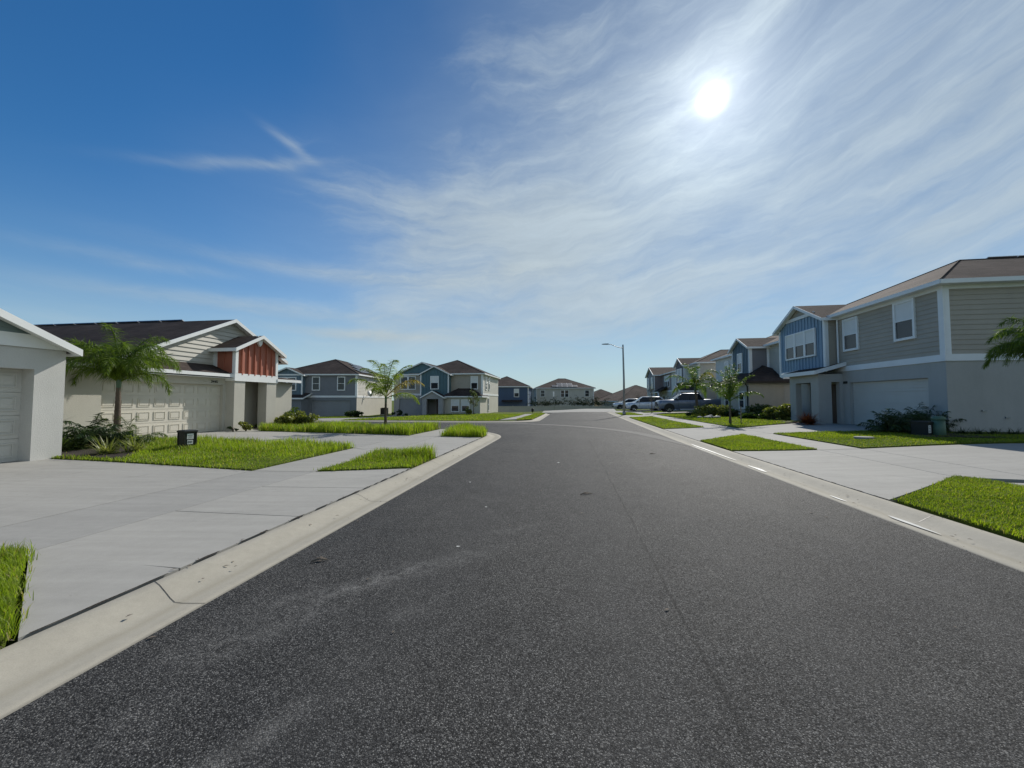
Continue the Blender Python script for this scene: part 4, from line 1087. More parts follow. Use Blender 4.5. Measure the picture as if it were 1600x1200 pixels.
# ---------------- far left houses
XA = Vector((1, 0, 0))
def house_slate():
    t = house('two_storey_house', 'slate grey two storey house with solar panels left of centre', 0, 0, XA, -.62, xy=(-29.6, 48))
    Lx, D, ze = 10.2, 14, 5.3; F = front()
    w = MB(); pierced(w, F, 0, Lx, -.5, 2.5, [(4.55, 9.4, 0, 2.1)], 'stucco_slate', .2); sheet(w, back(D), rect(0, Lx, -.5, ze), 'stucco_slate'); sheet(w, left(0), rect(0, D, -.5, 2.5), 'stucco_slate'); w.build('wall', t)
    w = MB(); sheet(w, right(Lx), rect(0, D, -.5, 2.5), 'stucco_beige'); lap(w, right(Lx), rect(0, D, 2.7, ze), 'siding_beige'); w.build('side_wall', t)
    s = MB(); lap(s, F, rect(0, Lx, 2.7, ze), 'siding_grey'); lap(s, left(0), rect(0, D, 2.7, ze), 'siding_grey'); s.build('siding', t)
    strip(t, 'trim_band', [(F, 0, Lx+.04, 2.48, 2.72, .045), (right(Lx), 0, D, 2.48, 2.72, .045)])
    strip(t, 'corner_board', [(F, Lx-.2, Lx+.05, 2.72, ze, .05), (right(Lx), 0, .2, 2.72, ze, .05), (right(Lx), D-.2, D, 2.72, ze, .05)])
    garage(t, F, 4.55, 9.4, 0, 2.1, 'gdoor_slate', 4, 8, -.18)
    window(t, F, 4.6, 5.6, 3.35, 5.1, 0, .03, .11); window(t, F, 7.75, 8.75, 3.35, 5.1, 0, .03, .11)
    hip_roof(t, 0, Lx, 0, D, ze, .44, .35, 'roof_dark')
    FB = front(-.6); a0, a1 = 0, 3.75; zp = ze+1.87*.45
    b = MB(); batten(b, FB, [(a0, 2.5), (a1, 2.5), (a1, ze), ((a0+a1)/2, zp), (a0, ze)], 'slateblue', .4); sheet(b, right(a1, -.6), rect(0, .6, 2.5, ze), 'slateblue'); sheet(b, left(a0, -.6), rect(0, .6, 2.5, ze), 'slateblue')
    b.build('bay_boards', t)
    strip(t, 'corner_board', [(FB, a1-.16, a1, 2.5, ze, .07), (FB, a0, a0+.16, 2.5, ze, .07), (FB, a0, a1, ze-.1, ze+.08, .075)])
    window(t, FB, .7, 1.85, 3.3, 5.0, 0, .06, .12); window(t, FB, 1.85, 3.0, 3.3, 5.0, 0, .06, .12)
    gable_roof(t, a0, a1, -.6, 4, ze, .45, 'y', .25, .3, 0, 'roof_dark')
    b = MB(); FP = front(-1.7); pierced(b, FP, .8, 4.2, -.5, 2.3, [(1.2, 2.6, 0, 2.1)], 'stucco_slate', .3); sheet(b, right(4.2, -1.7), rect(0, 1.7, -.5, 2.3), 'stucco_slate'); sheet(b, left(.8, -1.7), rect(0, 1.7, -.5, 2.3), 'stucco_slate'); b.build('porch', t)
    rb, rf = MB(), MB(); rb.slab([(.4, -2.1, 2.32), (4.6, -2.1, 2.32), (4.6, -.02, 2.95), (.4, -.02, 2.95)], (0, 0, .08), 'roof_dark')
    fascia_edge(rf, (.4, -2.1, 2.42), (4.6, -2.1, 2.42), .17, .03, 'trim', (0, -1, 0)); fascia_edge(rf, (4.6, -2.1, 2.42), (4.6, -.02, 3.05), .17, .03, 'trim', (1, 0, 0))
    r = rb.build('porch_roof', t); rf.build('fascia', r)
    door(t, F, 1.5, 2.4, 0, 2.1, 'door_brown', .04)
    b = MB(); p0 = Vector((Lx+.5, 3.0, 3.0)); dn = Vector((.75, -.5, .35)).normalized(); sx_ = dn.cross(Vector((0, 0, 1))).normalized(); sy_ = sx_.cross(dn)
    b.loft([[p0+dn*dd+(sx_*cos(2*pi*q/16)+sy_*sin(2*pi*q/16))*r_ for q in range(16)] for r_, dd in ((.42, .1), (.3, .03), (.02, 0))], 'trim'); b.tube([(Lx, 3.0, 2.7), (Lx+.35, 3.0, 2.75), tuple(p0)], .03, 'dark_metal', 6); b.build('satellite_dish', t)
    k = .44; e = ze+.1
    for j, (y0, n) in enumerate(((2.3, 4), (4.6, 7), (6.6, 4))):
        z = .7+j*1.25
        solar(t, (Lx+.35-z-.02, y0, e+z*k), (0, n*1.05, 0), (-1.15, 0, 1.15*k), 1, n)
house_slate()

def house_teal():
    x, y = -3.83, 50
    t = house('two_storey_house', 'taupe house with teal gables and small arched porch left of centre', 0, 0, EV, -.37, xy=(x-12.2*EV.x, y-12.2*EV.y))
    Lx, D, ze = 12.2, 11.2, 5.3; F = front()
    w = MB(); pierced(w, F, 0, Lx, -.5, 2.55, [(.75, 4.9, 0, 2.1)], 'stucco_taupe', .2); sheet(w, back(D), rect(0, Lx, -.5, ze), 'stucco_taupe'); sheet(w, left(0), rect(0, D, -.5, ze), 'stucco_taupe'); w.build('wall', t)
    w = MB(); sheet(w, right(Lx), rect(0, D, -.5, 2.55), 'stucco_beige'); lap(w, right(Lx), rect(0, D, 2.75, ze), 'siding_beige'); w.build('side_wall', t)
    s = MB(); lap(s, F, rect(0, Lx, 2.75, ze), 'siding_taupe'); s.build('siding', t)
    strip(t, 'trim_band', [(F, 0, Lx+.04, 2.53, 2.77, .045), (right(Lx), 0, D, 2.53, 2.77, .045)])
    strip(t, 'corner_board', [(F, Lx-.2, Lx+.05, 2.77, ze, .05), (right(Lx), 0, .2, 2.77, ze, .05)])
    garage(t, F, .75, 4.9, 0, 2.1, 'gdoor_slate', 4, 8, -.18)
    hip_roof(t, 2.5, Lx, 0, D, ze, .44, .35, 'roof_dark')
    # wide front gable, left
    g0, g1 = .1, 8.0; gp = 4.05; zp = ze+.5+(gp-g0)*.42
    b = MB(); b.poly([front(-.06).p(g0, ze-.02), front(-.06).p(g1, ze-.02), front(-.06).p(gp, ze+(gp-g0)*.42)], 'teal'); b.build('gable_boards', t)
    strip(t, 'frieze_board', [(F, g0, g1, ze-.12, ze+.1, .1)])
    gable_roof(t, g0, g1, -.06, 6, ze-.05, .42, 'y', .3, .3, 0, 'roof_dark')
    FB = front(-.9); a0, a1 = 4.05, 7.95; zq = ze+1.95*.5
    b = MB(); batten(b, FB, [(a0, 2.5), (a1, 2.5), (a1, ze), ((a0+a1)/2, zq), (a0, ze)], 'teal', .4); sheet(b, right(a1, -.9), rect(0, .9, 2.5, ze), 'teal'); sheet(b, left(a0, -.9), rect(0, .9, 2.5, ze), 'teal'); b.build('bay_boards', t)
    strip(t, 'corner_board', [(FB, a0, a0+.16, 2.5, ze, .07), (FB, a1-.16, a1, 2.5, ze, .07)])
    gable_roof(t, a0, a1, -.9, 4, ze, .5, 'y', .25, .25, 0, 'roof_dark')
    window(t, FB, 5.45, 6.6, 3.3, 5.05, .5, .06, .11); window(t, F, .9, 2.0, 3.3, 5.1, 0, .03, .11); window(t, F, 2.0, 3.1, 3.3, 5.1, 0, .03, .11)
    window(t, F, 10.6, 11.6, 3.3, 5.05, .5, .03, .11)
    # lower wing, right of the porch
    b = MB(); pierced(b, front(-1.4), 7.6, 12.2, -.5, 2.3, [], 'stucco_beige'); b.build('lower_wall', t)
    b = MB(); sheet(b, right(12.2, -1.4), rect(0, 1.4, -.5, 2.3), 'stucco_beige'); b.build('lower_side', t)
    hip_roof(t, 7.6, 12.2, -1.4, 2.4, 2.3, .62, .3, 'roof_dark')
    window(t, front(-1.4), 8.4, 9.5, .4, 2.0, .5, .02, .11); window(t, front(-1.4), 9.75, 10.85, .4, 2.0, .5, .02, .11)
    FP = front(-2.3); b = MB(); pierced(b, FP, 4.9, 7.6, -.5, 2.3, [(5.45, 7.0, 0, 2.05)], 'stucco_taupe', .35)
    sheet(b, FP, [(4.9, 2.3), (7.6, 2.3), (6.25, 3.0)], 'stucco_taupe'); sheet(b, right(7.6, -2.3), rect(0, 2.3, -.5, 2.3), 'stucco_taupe'); sheet(b, left(4.9, -2.3), rect(0, 2.3, -.5, 2.3), 'stucco_taupe'); b.build('porch', t)
    gable_roof(t, 4.9, 7.6, -2.3, 0, 2.3, .54, 'y', .22, .2, 0, 'roof_dark', name='porch_roof')
    door(t, F, 6.0, 6.9, 0, 2.05, 'door_brown', .04)
    window(t, right(12.2), 1.6, 2.4, 3.3, 5.05, .5, .03, .09); window(t, right(12.2), 3.6, 4.4, 3.3, 5.05, .5, .03, .09); window(t, right(12.2), 3.2, 3.9, .4, 2.2, 0, .03, .08)
house_teal()

def simple_house(label, xy, rz, Lx, D, ze, zb, wall, roof, pitch=.44, wins=(), name='house', sol=None, band=True, oh=.35):
    t = thing(name, label, 'house', (*xy, zb), rz)
    w = MB(); two = ze > 4
    for q, l in ((front(), Lx), (back(D), Lx), (left(0), D), (right(Lx), D)): lap(w, q, rect(0, l, -.5, ze), wall, .24) if q.N.y < 0 else sheet(w, q, rect(0, l, -.5, ze), wall)
    w.build('wall', t)
    hip_roof(t, 0, Lx, 0, D, ze, pitch, oh, roof)
    if band: strip(t, 'corner_board', [(front(), 0, .15, 0, ze, .05), (front(), Lx-.15, Lx, 0, ze, .05)])
    for F, a0, a1, z0, z1, bl in wins: window(t, F, a0, a1, z0, z1, bl, .03, .1)
    return t
def far_houses():
    F = front()
    t = simple_house('taupe two storey house with roof panels facing the street end', (5.3, 84), 0, 12.6, 11, 5.55, -1.45, 'siding_beige', 'roof_brown', .4,
        [(F, .9, 1.9, 3.7, 5.2, 0), (F, 5.3, 6.2, 3.6, 5.2, 0), (F, 6.2, 7.1, 3.6, 5.2, 0), (F, 10.6, 11.6, 3.7, 5.2, 0)], 'two_storey_house')
    k = .4; e = 5.65
    solar(t, (3.5, -.35+.35, e+.14), (5.6, 0, 0), (0, 1.0, .4), 1, 5); solar(t, (4.7, .75, e+.44), (3.4, 0, 0), (0, 1.5, .6), 1, 3)
    t = simple_house('dark blue two storey house behind the precast wall', (-6.2, 74), -.1, 9.4, 12, 5.45, -1.4, 'navy', 'roof_brown', .44,
        [(F, 6.6, 7.6, 3.5, 5.1, .5)], 'two_storey_house')
    rb = MB(); rb.slab([(4.3, -1, 2.6), (8.2, -1, 2.6), (8.2, 0, 2.9), (4.3, 0, 2.9)], (0, 0, .08), 'roof_dark'); rb.build('pent_roof', t)
    simple_house('grey house peeking out behind the dark blue house', (-2.5, 92), -.1, 8, 10, 5.3, -1.4, 'siding_beige', 'roof_brown', .44, [(F, 5.5, 6.4, 3.4, 5.0, 0)], 'two_storey_house')
    simple_house('brown roofed bungalow beyond the wall left of the lamp', (18.0, 92), .12, 11, 12, 2.6, -1.35, 'stucco_tan', 'roof_brown', .5, [], 'bungalow')
    t = simple_house('tan bungalow with wide brown roof behind the white suv', (20.6, 74), .12, 13.2, 14, 2.55, -1.3, 'stucco_tan', 'roof_brown', .48, [], 'bungalow')
far_houses()

# ------------------------------------------------------------------ precast wall at the end of the street
def precast_wall():
    b, c = MB(), MB()
    t = thing('boundary_wall', 'low precast concrete wall closing the far end of the street', 'wall', (-8, 69, 0))
    z0, z1 = -1.6, .45
    panels = MB(); posts = MB()
    n = 14; L_ = 38
    for i in range(n):
        x0, x1 = i*L_/n, (i+1)*L_/n
        panels.box(x0+.12, x1-.12, -.06, .06, z0, z1-.06, 'wallconc'); panels.box(x0+.12, x1-.12, -.1, .1, z1-.06, z1, 'wallconc')
    panels.build('wall_panel', t)
    for i in range(n+1):
        p = MB(); x0 = i*L_/n; p.box(x0-.12, x0+.12, -.12, .12, z0, z1+.06, 'wallconc'); p.build('wall_post', t)
precast_wall()

# ------------------------------------------------------------------ plants
def rv(): return Vector(RNG.normal(size=3)).normalized()
def blades_mesh(name, items, m, seg=4):
    """items: (base, dir, side, length, width, droop, tint) curved tapering blades"""
    V_, F_, T_ = [], [], []
    for p, d, s, ln, w, dr, t in items:
        o = len(V_); q = Vector(p); d = Vector(d).normalized()
        for i in range(seg+1):
            f = i/seg; ww = w*(1-f**1.6)*(.55+.45*min(1, f*4))*.5
            V_ += [q - s*ww, q + s*ww]; T_ += [t*(.75+.3*f)]*2
            d = (d + Vector((0, 0, -dr/seg))).normalized(); q = q + d*(ln/seg)
        for i in range(seg): F_ += [o+2*i, o+2*i+1, o+2*i+3, o+2*i+2]
    me = ngon_mesh(name, np.array([tuple(v) for v in V_]), np.array(F_), 4, m, np.clip(np.array(T_), 0, 1))
    return me
def link(name, me, parent=None):
    o = bpy.data.objects.new(name, me); COL.objects.link(o)
    if parent: o.parent = parent
    return o
def frond_mesh(ln, az, elev, droop, n, leaf, w, m, plum=.5):
    """one feather frond from the origin; returns blades + rachis"""
    d = Vector((cos(az)*cos(elev), sin(az)*cos(elev), sin(elev))); q = Vector((0, 0, 0))
    pts = [q.copy()]; dirs = [d.copy()]; S = 14
    side = Vector((-sin(az), cos(az), 0))
    for i in range(S):
        d = (d + Vector((0, 0, -droop/S*(.25+2.2*(i/S)**2)))).normalized(); q = q + d*(ln/S); pts.append(q.copy()); dirs.append(d.copy())
    items = []
    for i in range(n):
        f = .14+.86*(i+.5)/n; k = f*S; j = min(int(k), S-1); p = pts[j].lerp(pts[j+1], k-j); dd = dirs[j]
        up = side.cross(dd); up = up if up.z > 0 else -up
        for s in (-1, 1):
            L_ = leaf*(.35+.65*sin(pi*min(1, .12+f*.9)))*RNG.uniform(.8, 1.15)
            a = dd*(.4+.6*f) + side*s*1.0 + up*(RNG.normal()*plum + .1)
            nb = a.normalized().cross(rv()).normalized()
            items.append((p, a, nb, L_, w*RNG.uniform(.7, 1.2), RNG.uniform(.7, 2.2), RNG.uniform(.1, .95)))
    return items, pts
def palm(label, x, y, h, nf, ln, leafm='palm', yellow=(), lean=(0, 0), r0=.13, nleaf=44, leaf=.5, group='feather palms', seedrot=0, up=(.25, 1.25), wid=.022, droop=(1.2, 2.4), zoff=0, plum=.5):
    z = H(x, y); t = thing('palm_tree', label, 'palm tree', (x, y, z+zoff), 0, group)
    b = MB(); path, rad = [], []
    nseg = 26
    for i in range(nseg+1):
        f = i/nseg; path.append((lean[0]*f*f, lean[1]*f*f, -.1+(h+.1)*f)); r = r0*(1.25-.55*f)*(1+.1*(i % 2)); rad.append(r if f > .03 else r*1.3)
    b.tube(path, rad, 'palmbark', 10, True); b.build('trunk', t)
    c = MB(); top = Vector(path[-1]); c.tube([top-Vector((0,0,.15)), top+Vector((0,0,.2)), top+Vector((0,0,.55))], [r0*.75, r0*.85, r0*.35], 'utilgreen', 8); c.build('crownshaft', t)
    for i in range(nf):
        f = i/nf; az = seedrot + i*2.39996; el = up[1] - (up[1]-up[0])*f + RNG.normal()*.08
        l = ln*RNG.uniform(.85, 1.1)
        items, pts = frond_mesh(l, az, el, RNG.uniform(*droop), nleaf, leaf, wid, leafm, plum)
        me = blades_mesh('frond', items, 'palm_yellow' if i in yellow else leafm, 3)
        # rachis
        n0 = len(me.vertices)
        r = MB(); r.tube(pts, [.028*(1-.85*k/len(pts)) for k in range(len(pts))], 'palm', 5)
        bm = bmesh.new(); bm.from_mesh(me)
        rm = bpy.data.meshes.new('rachis'); rm.from_pydata(r.v, [], r.f); a = rm.attributes.new('tint', 'FLOAT', 'POINT'); a.data.foreach_set('value', [.8]*len(r.v))
        bm.from_mesh(rm); bm.to_mesh(me); bm.free(); bpy.data.meshes.remove(rm)
        o = link('frond', me, t); o.location = top + Vector((0, 0, .12+.25*(1-f)))
    return t
def tuft(name, label, x, y, n, ln, w, m, spread=.9, droop=1.0, cat='plant', group=None, z=None):
    items = []
    for i in range(n):
        a = RNG.uniform(0, 2*pi); e = RNG.uniform(.35, 1.45)*spread
        d = Vector((cos(a)*sin(e), sin(a)*sin(e), cos(e)+.15)); s = d.cross(Vector((0, 0, 1)));
        s = s.normalized() if s.length > .05 else Vector((1, 0, 0))
        p = Vector((RNG.normal()*.06, RNG.normal()*.06, 0))
        items.append((p, d, s, ln*RNG.uniform(.6, 1.1), w*RNG.uniform(.7, 1.2), droop*RNG.uniform(.6, 1.3), RNG.random()))
    o = link(name, blades_mesh(name, items, m, 5)); o.location = (x, y, (H(x, y) if z is None else z)+.03)
    return tag(o, label, cat, group)
def leaves(name, pts, size, m, parent, aspect=.5, up=.4):
    n = len(pts); P = np.array(pts)
    a = RNG.normal(size=(n, 3)); a[:, 2] = np.abs(a[:, 2])*.6 + up*RNG.random(n); a /= np.linalg.norm(a, axis=1)[:, None]
    t = RNG.normal(size=(n, 3)); b_ = np.cross(a, t); b_ /= np.linalg.norm(b_, axis=1)[:, None]
    c = np.cross(a, b_)
    s = (size*RNG.uniform(.6, 1.3, n))[:, None]
    V_ = np.stack([P - b_*s, P + c*s*aspect + a*s*.12, P + b_*s, P - c*s*aspect + a*s*.12], 1)
    F_ = np.arange(n*4)
    cl = np.repeat(np.clip(RNG.random(n)*.7 + .3*RNG.random(n)**3, 0, 1), 4)
    return link(name, ngon_mesh(name, V_.reshape(-1, 3), F_, 4, m, cl), parent)
def blob_points(rx, ry, rz, n, clumps, cz):
    cs = [(Vector((RNG.normal()*.42*rx, RNG.normal()*.42*ry, cz + RNG.uniform(-.55, .6)*rz)), RNG.uniform(.3, .55)) for _ in range(clumps)]
    out = []
    for i in range(n):
        c, r = cs[RNG.integers(clumps)]; d = rv()*(RNG.random()**.4)*r
        p = c + Vector((d.x*rx, d.y*ry, d.z*rz*1.05))
        if p.z > .04: out.append(tuple(p))
    return out
def shrub(name, label, x, y, rx, rz, n, size, m, clumps=9, group=None, aspect=.5, cat='shrub', ry=None, z=None):
    t = thing(name, label, cat, (x, y, (H(x, y) if z is None else z)+.02), 0, group); ry = ry or rx
    leaves('foliage', blob_points(rx, ry, rz, n, clumps, rz*.95), size, m, t, aspect)
    b = MB()
    for i in range(6):
        a = RNG.uniform(0, 2*pi); e = Vector((cos(a)*rx*.5, sin(a)*ry*.5, rz*RNG.uniform(.9, 1.4)))
        b.tube([(0, 0, -.05), e*.5+Vector((0, 0, .1)), e], [.018, .013, .005], 'wood', 5)
    b.build('stem', t); return t
def tree(name, label, x, y, h, th, rx, n, size, m, clumps=22, group=None, taper=True, r0=.035, bare=False, z=None, asp=.35):
    t = thing(name, label, 'tree', (x, y, H(x, y) if z is None else z), 0, group)
    b = MB(); tips = []
    b.tube([(0, 0, -.1), (.02, .01, h*.35), (-.02, .02, h*.7), (0, 0, h*.97)], [r0*1.3, r0, r0*.6, r0*.15], 'wood', 7)
    for i in range(70 if n > 3000 else 26):
        f = RNG.uniform(th/h, .97); a = i*2.4; r = rx*(1.15-.75*(f-th/h)/(1-th/h) if taper else 1)*RNG.uniform(.6, 1.1)
        p = Vector((0, 0, h*f)); q = p + Vector((cos(a)*r, sin(a)*r, r*RNG.uniform(.3, 1.0)))
        md = p.lerp(q, .5)+Vector((0, 0, -.04))
        b.tube([p, md, q], [r0*.4, r0*.25, .004], 'wood', 5); tips += [md, q, p.lerp(q, .75)]
        if bare:
            for k in range(3): b.tube([md, md+rv()*.25+Vector((0, 0, .15))], [.006, .002], 'wood', 4)
    b.build('trunk', t)
    if n:
        pts = []
        for i in range(n):
            c = tips[RNG.integers(len(tips))]; d = rv()*RNG.random()**.5*.22*max(rx, .6); pts.append(tuple(c+Vector((d.x, d.y, d.z*1.6))))
        leaves('crown', pts, size, m, t, asp)
    return t
def at(px, y, v_=None): return ((px-800)/600*y, y)

palm('feather palm with dark drooping crown beside the beige garage', *at(185, 12.6), 1.85, 36, 2.0, r0=.08, nleaf=110, leaf=.48, wid=.018, seedrot=.4, up=(.75, 1.3), droop=(2.6, 3.8), plum=.9)
palm('slim palm with one yellowing frond in the long left lawn', *at(603, 18.4), 1.4, 11, 2.4, 'palm_light', yellow=(7,), r0=.065, nleaf=90, leaf=.46, wid=.027, seedrot=2.0, up=(.5, 1.3), droop=(1.5, 2.3), plum=.35)
palm('leaning palm with arching fronds in front of the pickup', *at(1089, 33), 2.2, 14, 2.7, yellow=(5,), r0=.11, nleaf=80, leaf=.5, wid=.036, seedrot=.9, lean=(-.15, 0), up=(.15, 1.35), droop=(1.8, 2.8))
palm('palm with drooping crown cut off by the right picture edge', 15.4, 10.9, 2.1, 32, 1.7, r0=.1, nleaf=110, leaf=.42, wid=.018, seedrot=1.7, up=(.7, 1.4), droop=(2.6, 3.7), plum=.9)

def plant_left():
    x, y = at(92, 10.25); tuft('spiky_plant', 'low grassy plant at the corner of the white garage', x, y, 210, .72, .03, 'leaf_mid', .95, 1.3, group='planting beside the white garage')
    x, y = at(125, 10.6); tuft('spiky_plant', 'small grassy plant next to the garage corner clump', x, y, 120, .6, .028, 'leaf_dark', .95, 1.3, group='planting beside the white garage')
    x, y = at(172, 9.75); tuft('spiky_plant', 'yellow striped spiky plant at the front of the left bed', x, y, 110, .6, .036, 'leaf_stripe', .9, .8, group='planting beside the white garage')
    x, y = at(214, 10.2); tuft('spiky_plant', 'striped spiky plant standing at the right end of the left bed', x, y, 90, .6, .034, 'leaf_stripe', .9, .9, group='planting beside the white garage')
    x, y = at(150, 11.2); t = thing('cycad', 'dark feathery ground palm at the foot of the left palm', 'plant', (x, y, H(x, y)), 0, 'planting beside the white garage')
    for i in range(28):
        items, pts = frond_mesh(RNG.uniform(.85, 1.25), i*2.4, RNG.uniform(.35, 1.15), RNG.uniform(1.0, 1.9), 44, .3, .04, 'leaf_dark', .4)
        link('frond', blades_mesh('frond', items, 'leaf_dark', 2), t).location = (RNG.normal()*.12, RNG.normal()*.12, .08)
    x, y = at(196, 11.6); t = thing('cycad', 'feathery ground palm behind the striped plants', 'plant', (x, y, H(x, y)), 0, 'planting beside the white garage')
    for i in range(14):
        items, pts = frond_mesh(RNG.uniform(.8, 1.2), i*2.4, RNG.uniform(.4, 1.2), RNG.uniform(1.0, 1.9), 34, .28, .025, 'leaf_mid', .4)
        link('frond', blades_mesh('frond', items, 'leaf_mid', 2), t).location = (RNG.normal()*.1, RNG.normal()*.1, .06)
    x, y = at(386, 18.0); shrub('shrub', 'small round variegated shrub by the entry of the beige house', x, y, .33, .24, 420, .06, 'leaf_croton', 6, 'shrubs by the beige house', cat='shrub')
    x, y = at(366, 17.6); shrub('shrub', 'tiny dark green plant at the edge of the entry wall', x, y, .18, .12, 150, .045, 'leaf_dark', 4, 'shrubs by the beige house')
    for px, yy, lab, m_, r_, h_ in ((446, 20.3, 'variegated croton next to the low wing of the beige house', 'leaf_croton', .55, .42),
                                    (462, 21.0, 'tall yellow green shrub in the middle of the left hedge', 'leaf_croton', .65, .52),
                                    (480, 20.6, 'broad variegated shrub at the right of the left hedge', 'leaf_croton', .6, .36),
                                    (455, 22.0, 'dark green shrub rising behind the variegated hedge', 'leaf_mid', .8, .55)):
        x, y = at(px, yy); shrub('shrub', lab, x, y, r_, h_, 1100, .085, m_, 10, 'hedge by the low wing')
    x, y = at(500, 20.5); tuft('spiky_plant', 'low pale plant at the far right end of the left hedge', x, y, 60, .55, .04, 'leaf_croton', .95, .8)
    x, y = at(517, 21.2); tuft('spiky_plant', 'isolated pale spiky plant right of the left hedge', x, y, 45, .5, .04, 'leaf_croton', .95, .8)
    x, y = at(656, 21.5); shrub('shrub', 'dark low plant at the end of the corner sidewalk', x, y, .4, .12, 260, .08, 'leaf_dark', 6)
    x, y = at(668, 21.0); shrub('shrub', 'second dark low plant beside the end of the corner sidewalk', x, y, .3, .1, 180, .07, 'leaf_dark', 5)
    for px, yy, lab in ((547, 44.5, 'dark shrub by the corner of the slate grey house'), (560, 45, 'dark shrub between the slate house and the box')):
        x, y = at(px, yy); shrub('shrub', lab, x, y, .8, .45, 420, .12, 'leaf_dark', 8, 'dark shrubs by the slate house')
    x, y = at(740, 46.5); tree('young_tree', 'thin young tree before the windows of the teal gabled house', x, y, 3.0, .9, .65, 700, .1, 'leaf_grey', r0=.04)
    x, y = at(733, 46.8); shrub('shrub', 'pale flowering shrub by the teal gabled house', x, y, .5, .5, 320, .1, 'leaf_croton', 6)
    x, y = at(622, 47.2); shrub('shrub', 'small dark shrub left of the shaded garage', x, y, .7, .4, 240, .12, 'leaf_dark', 6)
plant_left()
def plant_right():
    x, y = at(1083, 31.5); shrub('shrub', 'small dark shrub at the foot of the leaning palm', x, y, .55, .2, 320, .09, 'leaf_dark', 6)
    x, y = at(1140, 22); palm('small upright feathery palm on the right lawn beside a stake', x, y, 1.1, 13, 2.1, 'palm', r0=.06, nleaf=80, leaf=.38, wid=.028, seedrot=.3, up=(.55, 1.5), droop=(1.1, 2.0), plum=.4)
    b = MB(); b.box(-.02, .02, -.02, .02, -.1, 1.0, 'stake'); o = b.build('tree_stake'); o.location = (x+.5, y-.2, H(x, y)); tag(o, 'wooden stake standing next to the small upright palm', 'stake')
    x, y = at(1018, 40.5); tree('sapling', 'bare thin sapling in front of the white suv', x, y, 2.9, 1.2, .5, 60, .07, 'leaf_grey', r0=.04, bare=True)
    x, y = at(997, 62); tree('sapling', 'bare thin sapling before the wide brown roof', x, y, 3.6, 1.6, 1.0, 0, .07, 'leaf_grey', r0=.05, bare=True)
    for px, yy, lab, m_, r_, h_ in ((1098, 30.2, 'variegated shrub at the left end of the right hedge', 'leaf_croton', .7, .5), (1112, 29.8, 'pale leaved shrub behind the slim palm', 'leaf_croton', .75, .52),
                                    (1128, 29.4, 'pale shrub left of the small upright palm', 'leaf_croton', .65, .45), (1142, 28.6, 'dark shrub hidden behind the small upright palm', 'leaf_dark', .6, .35),
                                    (1181, 26.9, 'grey green loose shrub before the hipped lower room', 'leaf_grey', .75, .5), (1195, 26.2, 'soft green shrub in the middle of the blue house bed', 'leaf_mid', .6, .48),
                                    (1172, 25.7, 'low spreading green shrub at the bed edge', 'leaf_mid', .5, .2), (1190, 24.9, 'low green ground plant in front of the soft shrubs', 'leaf_mid', .55, .18)):
        x, y = at(px, yy); shrub('shrub', lab, x, y, r_, h_, 1000, .085, m_, 10, 'shrubs in front of the blue gabled house')
    for px, yy, lab, r_, h_ in ((1209, 24.1, 'yellow variegated croton left of the croton by the porch', .62, .45), (1226, 23.6, 'big yellow variegated croton next to the porch column', .68, .5)):
        x, y = at(px, yy); shrub('shrub', lab, x, y, r_, h_, 1500, .09, 'leaf_croton', 11, 'shrubs in front of the blue gabled house')
    x, y = at(1262, 19.6); t = tuft('spiky_plant', 'round red brown plant in front of the porch', x, y, 320, .8, .05, 'leaf_red', .95, .9)
    for px, yy, lab in ((1393, 14.4, 'dark bushy palm at the left of the shaded garage planting'), (1422, 14.9, 'dark bushy palm in the middle of the shaded garage planting'), (1452, 15.1, 'dark bushy palm behind the green utility post')):
        x, y = at(px, yy); t = thing('bush_palm', lab, 'plant', (x, y, H(x, y)), 0, 'dark palms before the white garage')
        for i in range(34):
            items, pts = frond_mesh(RNG.uniform(.7, 1.15), i*2.4+px, RNG.uniform(.3, 1.4), RNG.uniform(.9, 1.8), 34, .3, .034, 'leaf_dark', .5)
            link('frond', blades_mesh('frond', items, 'leaf_dark', 2), t).location = (RNG.normal()*.15, RNG.normal()*.12, .1)
    for i, (px, yy, lab) in enumerate(((1500, 13.7, 'low dark plant first along the shaded side wall'), (1525, 13.5, 'low dark plant second along the shaded side wall'), (1552, 13.4, 'low dark plant third along the shaded side wall'), (1580, 13.3, 'low dark plant nearest the right edge along the side wall'), (1610, 13.2, 'low dark plant on the right picture edge along the side wall'))):
        x, y = at(px, yy); tuft('low_plant', lab, x, y, 120, .36, .02, 'leaf_dark', .95, 1.2, group='low plants along the shaded side wall')
    # planting that shows above the end wall
    for i, (px, yy, lab, w_, h_) in enumerate(((840, 71, 'dark dense shrub above the wall by the dark blue house', 1.3, 1.5), (856, 71, 'dark fan leaved shrub left of the sign post', 1.2, 1.3), (870, 71.5, 'dark shrub just behind the sign post', 1.1, 1.4),
                                   (897, 71, 'dark arching shrub left of centre behind the wall', 1.0, 1.4), (909, 71, 'tallest dark arching shrub behind the wall', 1.2, 1.6), (921, 71, 'dark arching shrub at the right corner of the taupe house', 1.1, 1.5), (936, 71, 'dark shrub before the brown roofed bungalow', 1.3, 1.4))):
        x, y = at(px, yy); t = thing('wall_shrub', lab, 'shrub', (x, y, -1.4), 0, 'dark shrubs behind the end wall')
        for k in range(16):
            items, pts = frond_mesh(RNG.uniform(1.1, 1.8)*h_, k*2.4+px, RNG.uniform(.5, 1.4), RNG.uniform(1.2, 2.6), 9, .55, .16, 'leaf_far', .5)
            link('frond', blades_mesh('frond', items, 'leaf_far', 2), t).location = (RNG.normal()*.4, RNG.normal()*.2, 1.9)
plant_right()

